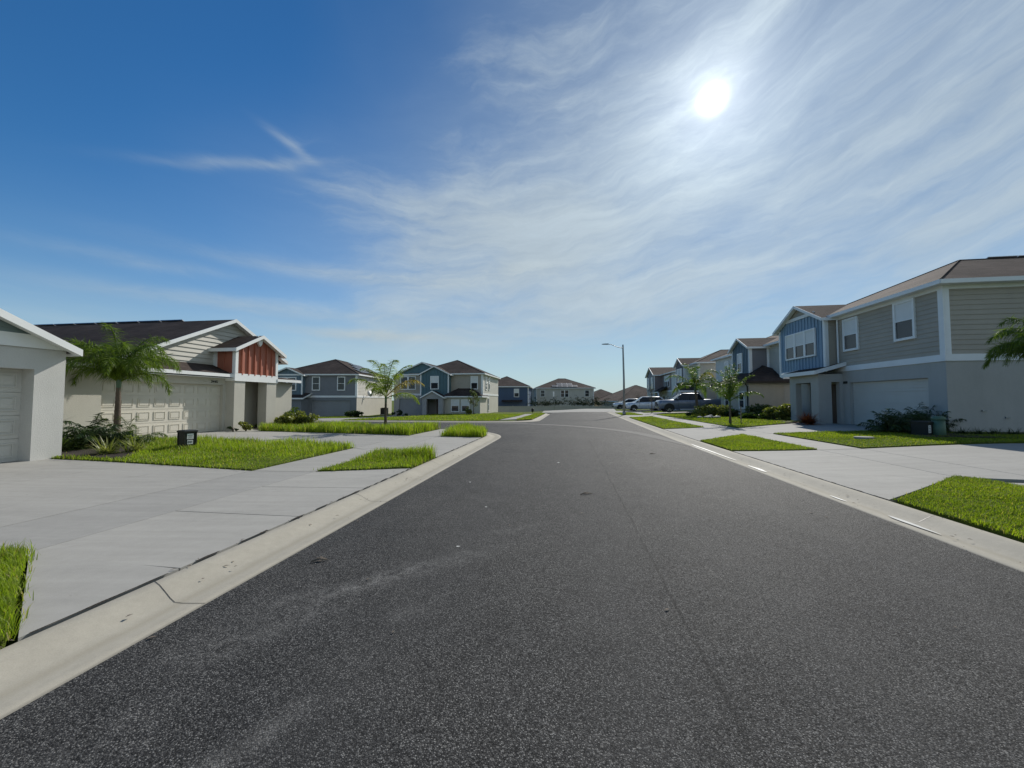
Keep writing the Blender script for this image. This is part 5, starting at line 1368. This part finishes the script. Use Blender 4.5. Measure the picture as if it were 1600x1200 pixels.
# ------------------------------------------------------------------ street furniture
def street_lamp():
    x, y = at(975, 37.8); t = thing('street_lamp', 'tall grey street lamp with single arm over the road', 'street lamp', (x, y, H(x, y)), 0)
    b = MB(); b.tube([(0, 0, -.3), (0, 0, 3.5), (-.05, 0, 6.75), (-.05, 0, 6.95)], [.115, .095, .075, .07], 'pole', 12); b.build('pole', t)
    b = MB(); b.tube([(0, 0, -.05), (0, 0, .3), (0, 0, .34)], [.17, .16, .12], 'pole', 12); b.build('base', t)
    b = MB(); b.tube([(-.05, 0, 6.6), (-.6, -.02, 6.72), (-1.2, -.05, 6.95), (-1.55, -.06, 7.0)], [.035, .032, .03, .028], 'pole', 8); b.build('arm', t)
    h = MB()
    rings = []
    for k, (xx, w, z0, z1) in enumerate(((-1.45, .05, 6.97, 7.03), (-1.6, .1, 6.95, 7.05), (-1.95, .12, 6.96, 7.03), (-2.15, .08, 6.97, 7.01))):
        rings.append([Vector((xx, -w-.06, z0)), Vector((xx, w-.06, z0)), Vector((xx, w*.8-.06, z1)), Vector((xx, -w*.8-.06, z1))])
    h.loft(rings, 'dark_metal', False); hd = h.build('lamp_head', t)
street_lamp()
def sign_post():
    x, y = at(866, 58.5); t = thing('sign_post', 'thin post with narrow white plate at the street end', 'sign', (x, y, H(x, y)), 0)
    b = MB(); b.tube([(0, 0, -.3), (0, 0, 2.9)], .035, 'pole', 6); b.build('post', t)
    b = MB(); b.box(-.21, -.01, -.05, -.035, 2.15, 2.9, 'trim'); b.build('plate', t)
    x, y = at(832, 51); t = thing('bag_post', 'black waste box on a short post beside the stub street', 'waste box', (x, y, H(x, y)), 0)
    b = MB(); b.tube([(0, 0, -.2), (0, 0, .45)], .03, 'black', 6); b.build('post', t)
    b = MB(); rings = [[Vector((cos(a)*r*.16, sin(a)*r*.14, z)) for a in [2*pi*i/10 for i in range(10)]] for r, z in ((.5, .12), (1, .2), (1.05, .5), (.8, .62), (.3, .66))]
    b.loft(rings, 'black'); b.build('box', t)
sign_post()
def utility():
    x, y = at(295, 10.9); z = H(x, y)
    t = thing('utility_box', 'black square utility pedestal with white stickers in the left lawn', 'utility box', (x, y, z), -.35)
    b = MB(); b.box(-.165, .165, -.16, .16, -.1, .08, 'black'); b.build('base', t)
    b = MB(); k = .145
    b.loft([[Vector((sx*k*s, sy*k*s, zz)) for sx, sy in ((-1,-1),(1,-1),(1,1),(-1,1))] for s, zz in ((1.0, .08), (.97, .5))], 'black', False); 
    for sx, sy in ((-1,-1),(1,-1),(1,1),(-1,1)): b.box(sx*k-.012, sx*k+.012, sy*k-.012, sy*k+.012, .08, .5, 'black')
    b.build('cabinet', t)
    b = MB(); b.loft([[Vector((sx*.17*s, sy*.17*s, zz)) for sx, sy in ((-1,-1),(1,-1),(1,1),(-1,1))] for s, zz in ((1, .5), (1, .54), (.8, .56))], 'black', False); b.build('lid', t)
    s = MB(); s.box(.147, .152, -.08, .06, .17, .28, 'sticker'); s.box(.147, .152, -.09, .07, .31, .46, 'sticker')
    for i in range(4): s.box(.152, .154, -.065+.03*i, -.048+.03*i, .19+.01*(i % 2), .26, 'black')
    for i in range(3): s.box(.152, .154, -.07, .05, .335+.035*i, .347+.035*i, 'black')
    s.build('sticker', t)
    x, y = at(1442, 13.5); t = thing('utility_box', 'dark utility box with pale sticker in the shaded right lawn', 'utility box', (x, y, H(x, y)), .25)
    b = MB(); b.box(-.3, .3, -.26, .26, -.1, .05, 'black'); b.build('base', t)
    b = MB(); b.loft([[Vector((sx*.27*s, sy*.23*s, zz)) for sx, sy in ((-1,-1),(1,-1),(1,1),(-1,1))] for s, zz in ((1.0, .05), (.98, .44), (.98, .445))], 'black', False); b.build('cabinet', t)
    b = MB(); b.loft([[Vector((sx*.3*s, sy*.26*s, zz)) for sx, sy in ((-1,-1),(1,-1),(1,1),(-1,1))] for s, zz in ((1, .445), (1, .49), (.85, .51))], 'black', False); b.build('lid', t)
    s = MB(); s.box(-.24, -.12, -.242, -.236, .12, .38, 'sticker'); 
    for i in range(4): s.box(-.22, -.14, -.244, -.242, .15+.055*i, .17+.055*i, 'black')
    s.build('sticker', t)
    x, y = at(1464, 13.25); t = thing('utility_post', 'round pale green utility pedestal on the shaded right lawn', 'utility post', (x, y, H(x, y)), 0)
    b = MB(); b.tube([(0, 0, -.1), (0, 0, .56)], [.175, .165], 'utilgreen', 18); b.build('body', t)
    b = MB(); b.tube([(0, 0, .56), (0, 0, .6), (0, 0, .66), (0, 0, .69)], [.182, .185, .17, .1], 'utilgreen', 18); b.build('cap', t)
    x, y = at(1347, 12.95); b = MB(); rings = [[Vector((cos(a)*.3*s, sin(a)*.2*s, zz)) for a in [2*pi*i/16 for i in range(16)]] for s, zz in ((1, -.05), (1, .06), (.95, .07))]
    b.loft(rings, 'walk', False); o = b.build('meter_cover'); o.location = (x, y, H(x, y)+.02); tag(o, 'flat pale meter cover sunk in the right lawn', 'meter cover')
    x, y = at(601, 54); t = thing('air_conditioner', 'black air conditioner unit beside the slate grey house', 'air conditioner', (x, y, H(x, y)), .1)
    b = MB(); b.box(-.5, .5, -.45, .45, -.2, .08, 'walk'); b.build('pad', t)
    b = MB(); b.box(-.45, .45, -.4, .4, .08, .95, 'dark_metal')
    for i in range(9): b.box(-.46, .46, -.41, .41, .14+.085*i, .165+.085*i, 'black')
    b.build('cabinet', t)
    b = MB(); b.tube([(0, 0, .95), (0, 0, .99)], .36, 'dark_metal', 16); b.build('fan_grille', t)
utility()

# stones of the right hedge edging
for i, (px, yy, r, lab) in enumerate(((1108, 27.6, .26, 'largest pale stone at the hedge edge'), (1120, 27.4, .18, 'pale stone next to the largest hedge stone'), (1093, 28, .16, 'small pale stone at the left of the hedge edge'))):
    bm = bmesh.new(); bmesh.ops.create_icosphere(bm, subdivisions=3, radius=r)
    for v in bm.verts:
        k = 1+.25*sin(v.co.x*17+i)*cos(v.co.y*13)+.12*sin(v.co.z*29); v.co = Vector((v.co.x*k*1.3, v.co.y*k, v.co.z*k*.6))
    me = bpy.data.meshes.new('stone'); bm.to_mesh(me); bm.free(); me.materials.append(M['rock'])
    x, y = at(px, yy); o = link('stone', me); o.location = (x, y, H(x, y)+.08); tag(o, lab, 'stone', 'stones edging the right hedge')

# ------------------------------------------------------------------ cars (local: nose toward -x, z up, centred on y)
def wheel(t, x, y, r, w=.24):
    s = 1 if y > 0 else -1
    b = MB(); prof = [(r*.6, 0), (r*.93, .0), (r, .03), (r, w-.03), (r*.93, w), (r*.6, w)]
    k = 22
    rings = [[Vector((x+cos(2*pi*j/k)*pr, y+s*(pw-w+.02), r+sin(2*pi*j/k)*pr)) for j in range(k)] for pr, pw in prof]
    b.loft(rings, 'tyre', True, True); o = b.build('wheel', t)
    m = MB(); ys = y+s*.028
    m.tube([(x, ys-s*.03, r), (x, ys, r)], r*.16, 'rim', 10)
    for i in range(6):
        a = 2*pi*i/6; d = Vector((cos(a), 0, sin(a))); p = Vector((-sin(a), 0, cos(a)))*r*.09
        c = Vector((x, ys, r)); q0, q1 = c+d*r*.1, c+d*r*.62
        m.slab([q0-p, q0+p, q1+p*1.2, q1-p*1.2], (0, -s*.02, 0), 'rim')
    rr = [[Vector((x+cos(2*pi*j/k)*pr, ys, r+sin(2*pi*j/k)*pr)) for j in range(k)] for pr in (r*.68, r*.58)]
    m.loft(rr, 'rim', False, False); m.build('rim', o)
def car(label, xy, rz, paintm, st, gh, wb, wr, hw, kind='suv', cat='car', extras=None):
    """st: body stations (x, zb, zt, half width); gh: greenhouse (x_base0, x_top0, x_top1, x_base1, z_belt0, z_belt1, z_top, hw_top)"""
    x, y = xy; t = thing('parked_' + ('pickup' if kind == 'pickup' else 'car'), label, cat, (x, y, H(x, y)+.02), rz)
    rings = []
    for sx, zb, zt, w in st:
        m_ = zb+(zt-zb)*.55
        rings.append([Vector((sx, yy*w, zz)) for yy, zz in ((-.86, zb), (-.97, zb+.1), (-1, m_), (-.975, zt-.1), (-.86, zt-.01), (-.4, zt+.012), (.4, zt+.012), (.86, zt-.01), (.975, zt-.1), (1, m_), (.97, zb+.1), (.86, zb))])
    b = MB(); b.loft(rings, paintm, True, True); b.build('body', t)
    bx0, tx0, tx1, bx1, zb0, zb1, zt, wt = gh; wbelt = hw*.93
    g = MB(); A = [Vector((bx0, -wbelt, zb0)), Vector((bx1, -wbelt, zb1)), Vector((bx1, wbelt, zb1)), Vector((bx0, wbelt, zb0))]
    T_ = [Vector((tx0, -wt, zt)), Vector((tx1, -wt, zt)), Vector((tx1, wt, zt)), Vector((tx0, wt, zt))]
    for i in range(4):
        j = (i+1) % 4; g.poly([A[i], A[j], T_[j], T_[i]], 'carglass')
    g.build('windows', t)
    r = MB(); up = Vector((0, 0, .05)); rt = []
    for e, dz in ((1.0, -.02), (1.0, .03), (.93, .06), (.7, .075)):
        cx = (tx0+tx1)/2
        ring = []
        for sx, sy in ((-1,-.8), (-.9,-1), (.9,-1), (1,-.8), (1,.8), (.9,1), (-.9,1), (-1,.8)):
            ring.append(Vector((cx+sx*(tx1-tx0)/2*e*1.02, sy*wt*e*1.02, zt+dz)))
        rt.append(ring)
    r.loft(rt, paintm, True, True)
    for s in (-1, 1):
        O = Vector((0, s*.012, .0))
        pil = [(A[0 if s < 0 else 3], T_[0 if s < 0 else 3], .05), (A[1 if s < 0 else 2], T_[1 if s < 0 else 2], .09)]
        nb = 2 if kind == 'suv' else 1
        for k in range(nb):
            f = (.42, .72)[k] if nb == 2 else .55
            fb = (.42, .74)[k] if nb == 2 else .52
            pil.append((A[0 if s < 0 else 3].lerp(A[1 if s < 0 else 2], fb), T_[0 if s < 0 else 3].lerp(T_[1 if s < 0 else 2], f), .035))
        for p, q, w_ in pil: r.tube([p+O, q+O], w_*.6, paintm if w_ > .04 else 'black', 6)
    r.build('roof', t)
    for wx in wb:
        for s in (-1, 1):
            a = MB(); k = 18; yy = s*(hw*.985)
            a.add([Vector((wx, yy+s*.016, wr))]+[Vector((wx+cos(pi*j/k*1.16-.25)*wr*1.2, yy+s*.016, wr+sin(pi*j/k*1.16-.25)*wr*1.2)) for j in range(k+1)], [(0, j+1, j+2) for j in range(k)], 'black'); a.build('wheel_arch', t)
            wheel(t, wx, s*(hw-.03), wr)
    x0, zb, ztn, w0 = st[0]
    for s in (-1, 1):
        h = MB(); hx = st[1][0]; hz = ztn
        h.slab([(x0-.02, s*w0*.62, hz-.04), (x0+.02, s*w0*.98, hz-.02), (x0+.04, s*w0*1.0, hz-.2), (x0-.02, s*w0*.66, hz-.19)], (-.035, 0, 0), 'lamp')
        h.slab([(x0+.02, s*w0*1.0, hz-.02), (x0+.42, s*st[1][3]*1.0, hz+.02), (x0+.3, s*st[1][3]*1.01, hz-.12), (x0+.04, s*w0*1.01, hz-.2)], (0, s*.012, 0), 'lamp'); h.build('headlight', t)
        m = MB(); mx = bx0+.35
        m.loft([[Vector((mx+dx, s*(hw+o), zb0+.08+dz)) for dx, dz in ((-.09, 0), (.07, 0), (.07, .17), (-.05, .17))] for o in (-.02, .12, .2)], paintm, False); m.build('mirror', t)
        d = MB()
        for dx in ((bx0+.45, bx0+1.5, bx0+2.5) if kind == 'suv' else (bx0+.4, bx0+1.5, bx0+2.45)):
            d.box(dx, dx+.012, s*hw*.995, s*(hw*1.0+.006), st[0][1]+.16, zb0-.08, 'black')
        for dx in (bx0+1.2, bx0+2.2): d.box(dx, dx+.18, s*hw*.99, s*(hw+.03), zb0-.2, zb0-.17, 'chrome' if kind == 'pickup' else paintm)
        d.build('door_trim', t)
    gr = MB(); gz0, gz1 = (zb+.22, ztn-.03) if kind == 'pickup' else (zb+.28, ztn-.12)
    gr.box(x0-.045, x0+.03, -w0*.6, w0*.6, gz0, gz1, 'black')
    for i in range(4): gr.box(x0-.06, x0-.04, -w0*.58, w0*.58, gz0+(gz1-gz0)*(i+.4)/4, gz0+(gz1-gz0)*(i+.6)/4, 'chrome')
    gr.build('grille', t)
    bp = MB(); bp.box(x0-.1, x0+.12, -w0*.96, w0*.96, zb+.02, zb+.2, 'chrome' if kind == 'pickup' else 'black'); bp.build('bumper', t)
    xe = st[-1][0]
    for s in (-1, 1):
        tl = MB(); tl.box(xe-.04, xe+.02, s*st[-1][3]*.7, s*st[-1][3]*.98, st[-1][2]-.45, st[-1][2]-.12, 'leaf_red'); tl.build('tail_light', t)
    return t
M['paint_silver'] = carpaint('silver car paint', (.66, .69, .72)); M['paint_grey'] = carpaint('grey blue car paint', (.19, .215, .27))
M['paint_dark'] = carpaint('dark car paint', (.02, .02, .024)); M['paint_white'] = carpaint('white car paint', (.7, .71, .72))
SUVST = [(-2.42, .3, .82, .72), (-2.2, .26, .98, .9), (-1.2, .26, 1.1, .96), (0, .26, 1.14, .97), (1.4, .26, 1.18, .97), (2.15, .3, 1.2, .93), (2.42, .4, 1.1, .82)]
SUVGH = (-1.3, -.45, 1.65, 2.3, 1.08, 1.18, 1.7, .68)
rzR = math.atan2(EV.y, EV.x)
car('silver white suv parked nose to the street by the lamp', (14.4+2.3, 48.2), rzR, 'paint_silver', SUVST, SUVGH, (-1.5, 1.45), .36, .97)
PUST = [(-2.95, .42, 1.08, .84), (-2.75, .38, 1.22, .98), (-1.6, .38, 1.28, 1.02), (.4, .4, 1.3, 1.02), (1.0, .42, 1.32, 1.01), (2.9, .46, 1.32, 1.0), (2.95, .5, 1.3, .97)]
pk = car('grey blue pickup truck parked behind the slim palms', (14.75+2.95, 38.9), rzR, 'paint_grey', PUST, (-1.5, -.72, 1.0, 1.3, 1.26, 1.3, 1.86, .72), (-1.95, 1.75), .42, 1.02, 'pickup', 'pickup truck')
car('dark saloon parked behind the silver white suv', (15.1+2.3, 51.6), rzR, 'paint_dark', [(a, b, c*.92, d) for a, b, c, d in SUVST], (-1.2, -.3, 1.1, 2.0, 1.0, 1.05, 1.48, .62), (-1.5, 1.4), .33, .95)
car('white car mostly hidden behind the street lamp', (15.2+2.3, 57.2), rzR, 'paint_white', [(a, b, c*.92, d) for a, b, c, d in SUVST], (-1.2, -.3, 1.1, 2.0, 1.0, 1.05, 1.48, .62), (-1.5, 1.4), .33, .95)

# ------------------------------------------------------------------ litter on the road
def litter():
    for px, py, ln, lab in ((505, 873, .16, 'dry curled leaf on the asphalt near the left kerb'), (1018, 709, .2, 'dark twig lying on the asphalt beside the long white streak'), (915, 771, .22, 'dark twig on the asphalt left of the seam')):
        d = 1.55*600/(py-625); x = (px-800)/600*d
        b = MB(); b.tube([(-ln/2, 0, .006), (-.02, .02, .022), (ln/2, -.01, .008)], [.006, .009, .003], 'wood', 5)
        b.slab([(-ln*.4, .01, .01), (0, .05, .03), (ln*.4, .01, .012), (0, -.015, .008)], (0, 0, .003), 'wood')
        o = b.build('twig'); o.location = (x, d, .004); o.rotation_euler = (0, 0, .3); tag(o, lab, 'twig')
    V_ = []; F_ = []; T_ = []
    n = 260
    for i in range(n):
        u = RNG.uniform(1.5, 16); v = RNG.choice([RNG.uniform(-2.7, 4.0), RNG.normal(-3.05, .2), RNG.normal(4.35, .15), RNG.normal(-3.36, .03)])
        x, y = W(u, v); z = .008 + (.075 if v < -3.3 else .02 if (v < -2.74 or v > 4.05) else 0); a = RNG.uniform(0, pi); l = RNG.uniform(.01, .03); w = l*RNG.uniform(.2, .5)
        c, s = cos(a), sin(a); o = len(V_)
        V_ += [(x-c*l, y-s*l, z), (x+s*w, y-c*w, z+.006), (x+c*l, y+s*l, z), (x-s*w, y+c*w, z+.004)]; F_ += [o, o+1, o+2, o+3]; T_ += [RNG.random()]*4
    o = link('debris', ngon_mesh('debris', np.array(V_), np.array(F_), 4, 'wood', np.array(T_)))
    tag(o, 'small dry leaf crumbs scattered along road and kerbs', 'debris', kind='stuff')
litter()

# ------------------------------------------------------------------ sky, sun, camera
SUN_AZ, SUN_EL = R(28.3), R(35.4)
S = Vector((sin(SUN_AZ)*cos(SUN_EL), cos(SUN_AZ)*cos(SUN_EL), sin(SUN_EL)))
ld = bpy.data.lights.new('sun', 'SUN'); ld.energy = 3.9; ld.angle = R(.55); ld.color = (1, .955, .88)
lo = bpy.data.objects.new('sun', ld); COL.objects.link(lo); lo.rotation_euler = S.to_track_quat('Z', 'Y').to_euler()
def world():
    w = bpy.data.worlds.new('World'); SC.world = w; w.use_nodes = True
    nt = w.node_tree; bg = nt.nodes['Background']
    sk = N(nt, 'ShaderNodeTexSky'); sk.sky_type = 'NISHITA'; sk.sun_disc = False
    sk.sun_elevation = SUN_EL; sk.sun_rotation = SUN_AZ; sk.air_density = 1.0; sk.dust_density = .15; sk.ozone_density = 3.0
    tc = N(nt, 'ShaderNodeTexCoord'); d = tc.outputs['Generated']
    nrm = N(nt, 'ShaderNodeVectorMath', operation='NORMALIZE'); L(nt, d, nrm.inputs[0]); d = nrm.outputs[0]
    def dot(vec):
        n = N(nt, 'ShaderNodeVectorMath', operation='DOT_PRODUCT'); L(nt, d, n.inputs[0]); n.inputs[1].default_value = vec; return n.outputs['Value']
    ca = dot(S); ang = math_(nt, 'MULTIPLY', math_(nt, 'ARCCOSINE', math_(nt, 'MINIMUM', ca, .999999)), 180/pi)
    sx = N(nt, 'ShaderNodeSeparateXYZ'); L(nt, d, sx.inputs[0]); X, Y, Z = sx.outputs
    # deepen the clear-sky blue
    hs = N(nt, 'ShaderNodeHueSaturation', i_Saturation=1.28, i_Value=1.0); L(nt, sk.outputs[0], hs.inputs['Color'])
    nr = N(nt, 'ShaderNodeMapRange', interpolation_type='SMOOTHSTEP'); L(nt, ang, nr.inputs[0])
    for i, v_ in enumerate((6, 62, .72, 1.06)): nr.inputs[i+1].default_value = v_
    bs = N(nt, 'ShaderNodeVectorMath', operation='SCALE'); L(nt, mixc(nt, 1, hs.outputs[0], (.84, 1.0, 1.06), 'MULTIPLY'), bs.inputs[0]); L(nt, nr.outputs[0], bs.inputs['Scale'])
    base = bs.outputs[0]
    # thin cirrus: stretched noise on a flat layer above
    k = math_(nt, 'DIVIDE', 1.0, math_(nt, 'ADD', math_(nt, 'MAXIMUM', Z, 0), .12))
    cx = N(nt, 'ShaderNodeCombineXYZ'); L(nt, math_(nt, 'MULTIPLY', X, k), cx.inputs[0]); L(nt, math_(nt, 'MULTIPLY', Y, k), cx.inputs[1])
    def layer(rot, sc, scale, det, rough, dist, off=(0, 0, 0)):
        mp = N(nt, 'ShaderNodeMapping'); mp.inputs['Rotation'].default_value = (0, 0, rot); mp.inputs['Scale'].default_value = sc; mp.inputs['Location'].default_value = off
        L(nt, cx.outputs[0], mp.inputs[0]); return noise(nt, mp.outputs[0], scale, det, rough, dist).outputs[0]
    az_ = math_(nt, 'ARCTAN2', X, Y); el_ = math_(nt, 'ARCSINE', Z)
    tt = math_(nt, 'SUBTRACT', math_(nt, 'SUBTRACT', el_, math_(nt, 'MULTIPLY', az_, .1)), math_(nt, 'MULTIPLY', math_(nt, 'MULTIPLY', az_, az_), .1))
    st0 = N(nt, 'ShaderNodeCombineXYZ'); L(nt, az_, st0.inputs[0]); L(nt, tt, st0.inputs[1])
    wv = N(nt, 'ShaderNodeTexNoise', i_Scale=3.2, i_Detail=5, i_Roughness=.55); L(nt, st0.outputs[0], wv.inputs['Vector'])
    wc = N(nt, 'ShaderNodeVectorMath', operation='MULTIPLY_ADD'); L(nt, wv.outputs['Color'], wc.inputs[0]); wc.inputs[1].default_value = (.3, .13, 0)
    L(nt, st0.outputs[0], wc.inputs[2])
    def layer2(sc, det, rough, off):
        mp = N(nt, 'ShaderNodeMapping'); mp.inputs['Scale'].default_value = (*sc, 1); mp.inputs['Location'].default_value = off
        L(nt, wc.outputs[0], mp.inputs[0]); return noise(nt, mp.outputs[0], 1.0, det, rough, .25).outputs[0]
    a = layer2((1.5, 5.5), 9, .58, (3.1, 1.7, 0)); b2 = layer2((2.6, 13), 9, .62, (.4, 5.2, 0)); c3 = layer2((1.1, 2.0), 3, .5, (1.4, 2.2, 0))
    f = layer2((6, 34), 8, .68, (7, 2, 0))
    dens = math_(nt, 'ADD', math_(nt, 'ADD', math_(nt, 'MULTIPLY', a, .5), math_(nt, 'MULTIPLY', b2, .36)), math_(nt, 'MULTIPLY', f, .14))
    # more veil toward the right and low down, clear at upper left
    right_ = math_(nt, 'ADD', math_(nt, 'ADD', X, .95), math_(nt, 'MULTIPLY', Z, -1.35))
    cover = N(nt, 'ShaderNodeMapRange', interpolation_type='SMOOTHSTEP'); L(nt, right_, cover.inputs[0])
    for i, v_ in enumerate((-.42, .58, -.16, .17)): cover.inputs[i+1].default_value = v_
    cv = math_(nt, 'ADD', cover.outputs[0], math_(nt, 'MULTIPLY', math_(nt, 'SUBTRACT', c3, .5), .5))
    rear_fill = N(nt, 'ShaderNodeMapRange', interpolation_type='SMOOTHSTEP'); L(nt, Y, rear_fill.inputs[0])  # added unseen cloud cover behind the camera, brightens the walls facing it
    for i, v_ in enumerate((.1, -.5, 0, .1)): rear_fill.inputs[i+1].default_value = v_
    cv = math_(nt, 'ADD', cv, rear_fill.outputs[0])
    m0 = N(nt, 'ShaderNodeMapRange', interpolation_type='SMOOTHSTEP'); L(nt, math_(nt, 'ADD', dens, cv), m0.inputs[0])
    for i, v_ in enumerate((.46, .82, 0, .92)): m0.inputs[i+1].default_value = v_
    low = N(nt, 'ShaderNodeMapRange', interpolation_type='SMOOTHSTEP'); L(nt, Z, low.inputs[0])
    for i, v_ in enumerate((.015, .17, .12, 1)): low.inputs[i+1].default_value = v_
    veil = N(nt, 'ShaderNodeMapRange', interpolation_type='SMOOTHSTEP'); L(nt, math_(nt, 'ADD', right_, math_(nt, 'MULTIPLY', math_(nt, 'SUBTRACT', c3, .5), .5)), veil.inputs[0])
    for i, v_ in enumerate((-.42, .5, 0, .38)): veil.inputs[i+1].default_value = v_
    clear = math_(nt, 'MULTIPLY', math_(nt, 'SUBTRACT', 1, veil.outputs[0]), math_(nt, 'SUBTRACT', 1, math_(nt, 'MULTIPLY', m0.outputs[0], .85)))
    cm = math_(nt, 'MULTIPLY', math_(nt, 'SUBTRACT', 1, clear), low.outputs[0], True)
    # a few separate wisps in the clear part
    az = math_(nt, 'MULTIPLY', math_(nt, 'ARCTAN2', X, Y), 180/pi); el = math_(nt, 'MULTIPLY', math_(nt, 'ARCSINE', Z), 180/pi)
    wn = math_(nt, 'MULTIPLY', math_(nt, 'SUBTRACT', b2, .5), 2.2)
    for a0, e0, sl, wa, we, amp in ((-35, 27.3, .27, 8, .55, .34), (-30.5, 30.2, -.35, 2.6, .5, .3), (-25, 26.6, -.15, 6, .8, .16), (-27, 16.8, .0, 13, .9, .3), (-36, 11.5, .0, 13, .8, .34), (-22, 9.2, -.03, 10, .7, .36), (-44, 14.5, .03, 8, .7, .2), (-5, 18, .1, 12, 1.6, .15)):
        da = math_(nt, 'SUBTRACT', az, a0)
        de = math_(nt, 'SUBTRACT', math_(nt, 'SUBTRACT', math_(nt, 'SUBTRACT', el, e0), math_(nt, 'MULTIPLY', da, sl)), wn)
        q1 = math_(nt, 'DIVIDE', da, wa); q2 = math_(nt, 'DIVIDE', de, we)
        gsum = math_(nt, 'ADD', math_(nt, 'MULTIPLY', q1, q1), math_(nt, 'MULTIPLY', q2, q2))
        gz = math_(nt, 'MULTIPLY', math_(nt, 'EXPONENT', math_(nt, 'MULTIPLY', gsum, -1)), math_(nt, 'MULTIPLY', f, amp*1.9))
        cm = math_(nt, 'ADD', cm, gz, True)
    # the bright aureole that the veil scatters round the sun
    def ex(amp, width, p=1):
        q = math_(nt, 'DIVIDE', ang, width)
        if p == 2: q = math_(nt, 'MULTIPLY', q, q)
        return math_(nt, 'MULTIPLY', math_(nt, 'EXPONENT', math_(nt, 'MULTIPLY', q, -1)), amp)
    halo = math_(nt, 'ADD', ex(1.1, 6.0), ex(.4, 24))
    ccol = mixc(nt, 1, (4.45, 5.2, 5.6), (0, 0, 0), 'ADD')
    cl = N(nt, 'ShaderNodeVectorMath', operation='SCALE'); L(nt, ccol, cl.inputs[0]); L(nt, math_(nt, 'MULTIPLY', math_(nt, 'ADD', 1.0, halo), math_(nt, 'ADD', .72, math_(nt, 'MULTIPLY', math_(nt, 'ADD', f, b2), .29))), cl.inputs['Scale'])
    col = mixc(nt, cm, base, cl.outputs[0])
    hz = N(nt, 'ShaderNodeMapRange', interpolation_type='SMOOTHSTEP'); L(nt, Z, hz.inputs[0])
    for i, v_ in enumerate((-.02, .25, .85, 0)): hz.inputs[i+1].default_value = v_
    col = mixc(nt, hz.outputs[0], col, (4.5, 5.75, 6.5))
    disc = math_(nt, 'ADD', ex(34, .95, 2), ex(5, 3.0))
    dc = N(nt, 'ShaderNodeVectorMath', operation='SCALE'); dc.inputs[0].default_value = (1, .96, .88); L(nt, disc, dc.inputs['Scale'])
    col = mixc(nt, 1, col, dc.outputs[0], 'ADD')
    L(nt, col, bg.inputs[0]); bg.inputs[1].default_value = .082
world()
cd = bpy.data.cameras.new('camera'); co = bpy.data.objects.new('camera', cd); COL.objects.link(co); SC.camera = co
cd.sensor_width = 36; cd.lens = 13.5; cd.clip_start = .05; cd.clip_end = 6000
co.location = (0, 0, 1.55); co.rotation_euler = (R(90+2.39), 0, 0)
SC.view_settings.view_transform = 'Standard'; SC.view_settings.look = 'None'; SC.view_settings.exposure = .25; SC.view_settings.gamma = 1
SC.render.engine = 'CYCLES'; SC.cycles.max_bounces = 8; SC.cycles.transparent_max_bounces = 8
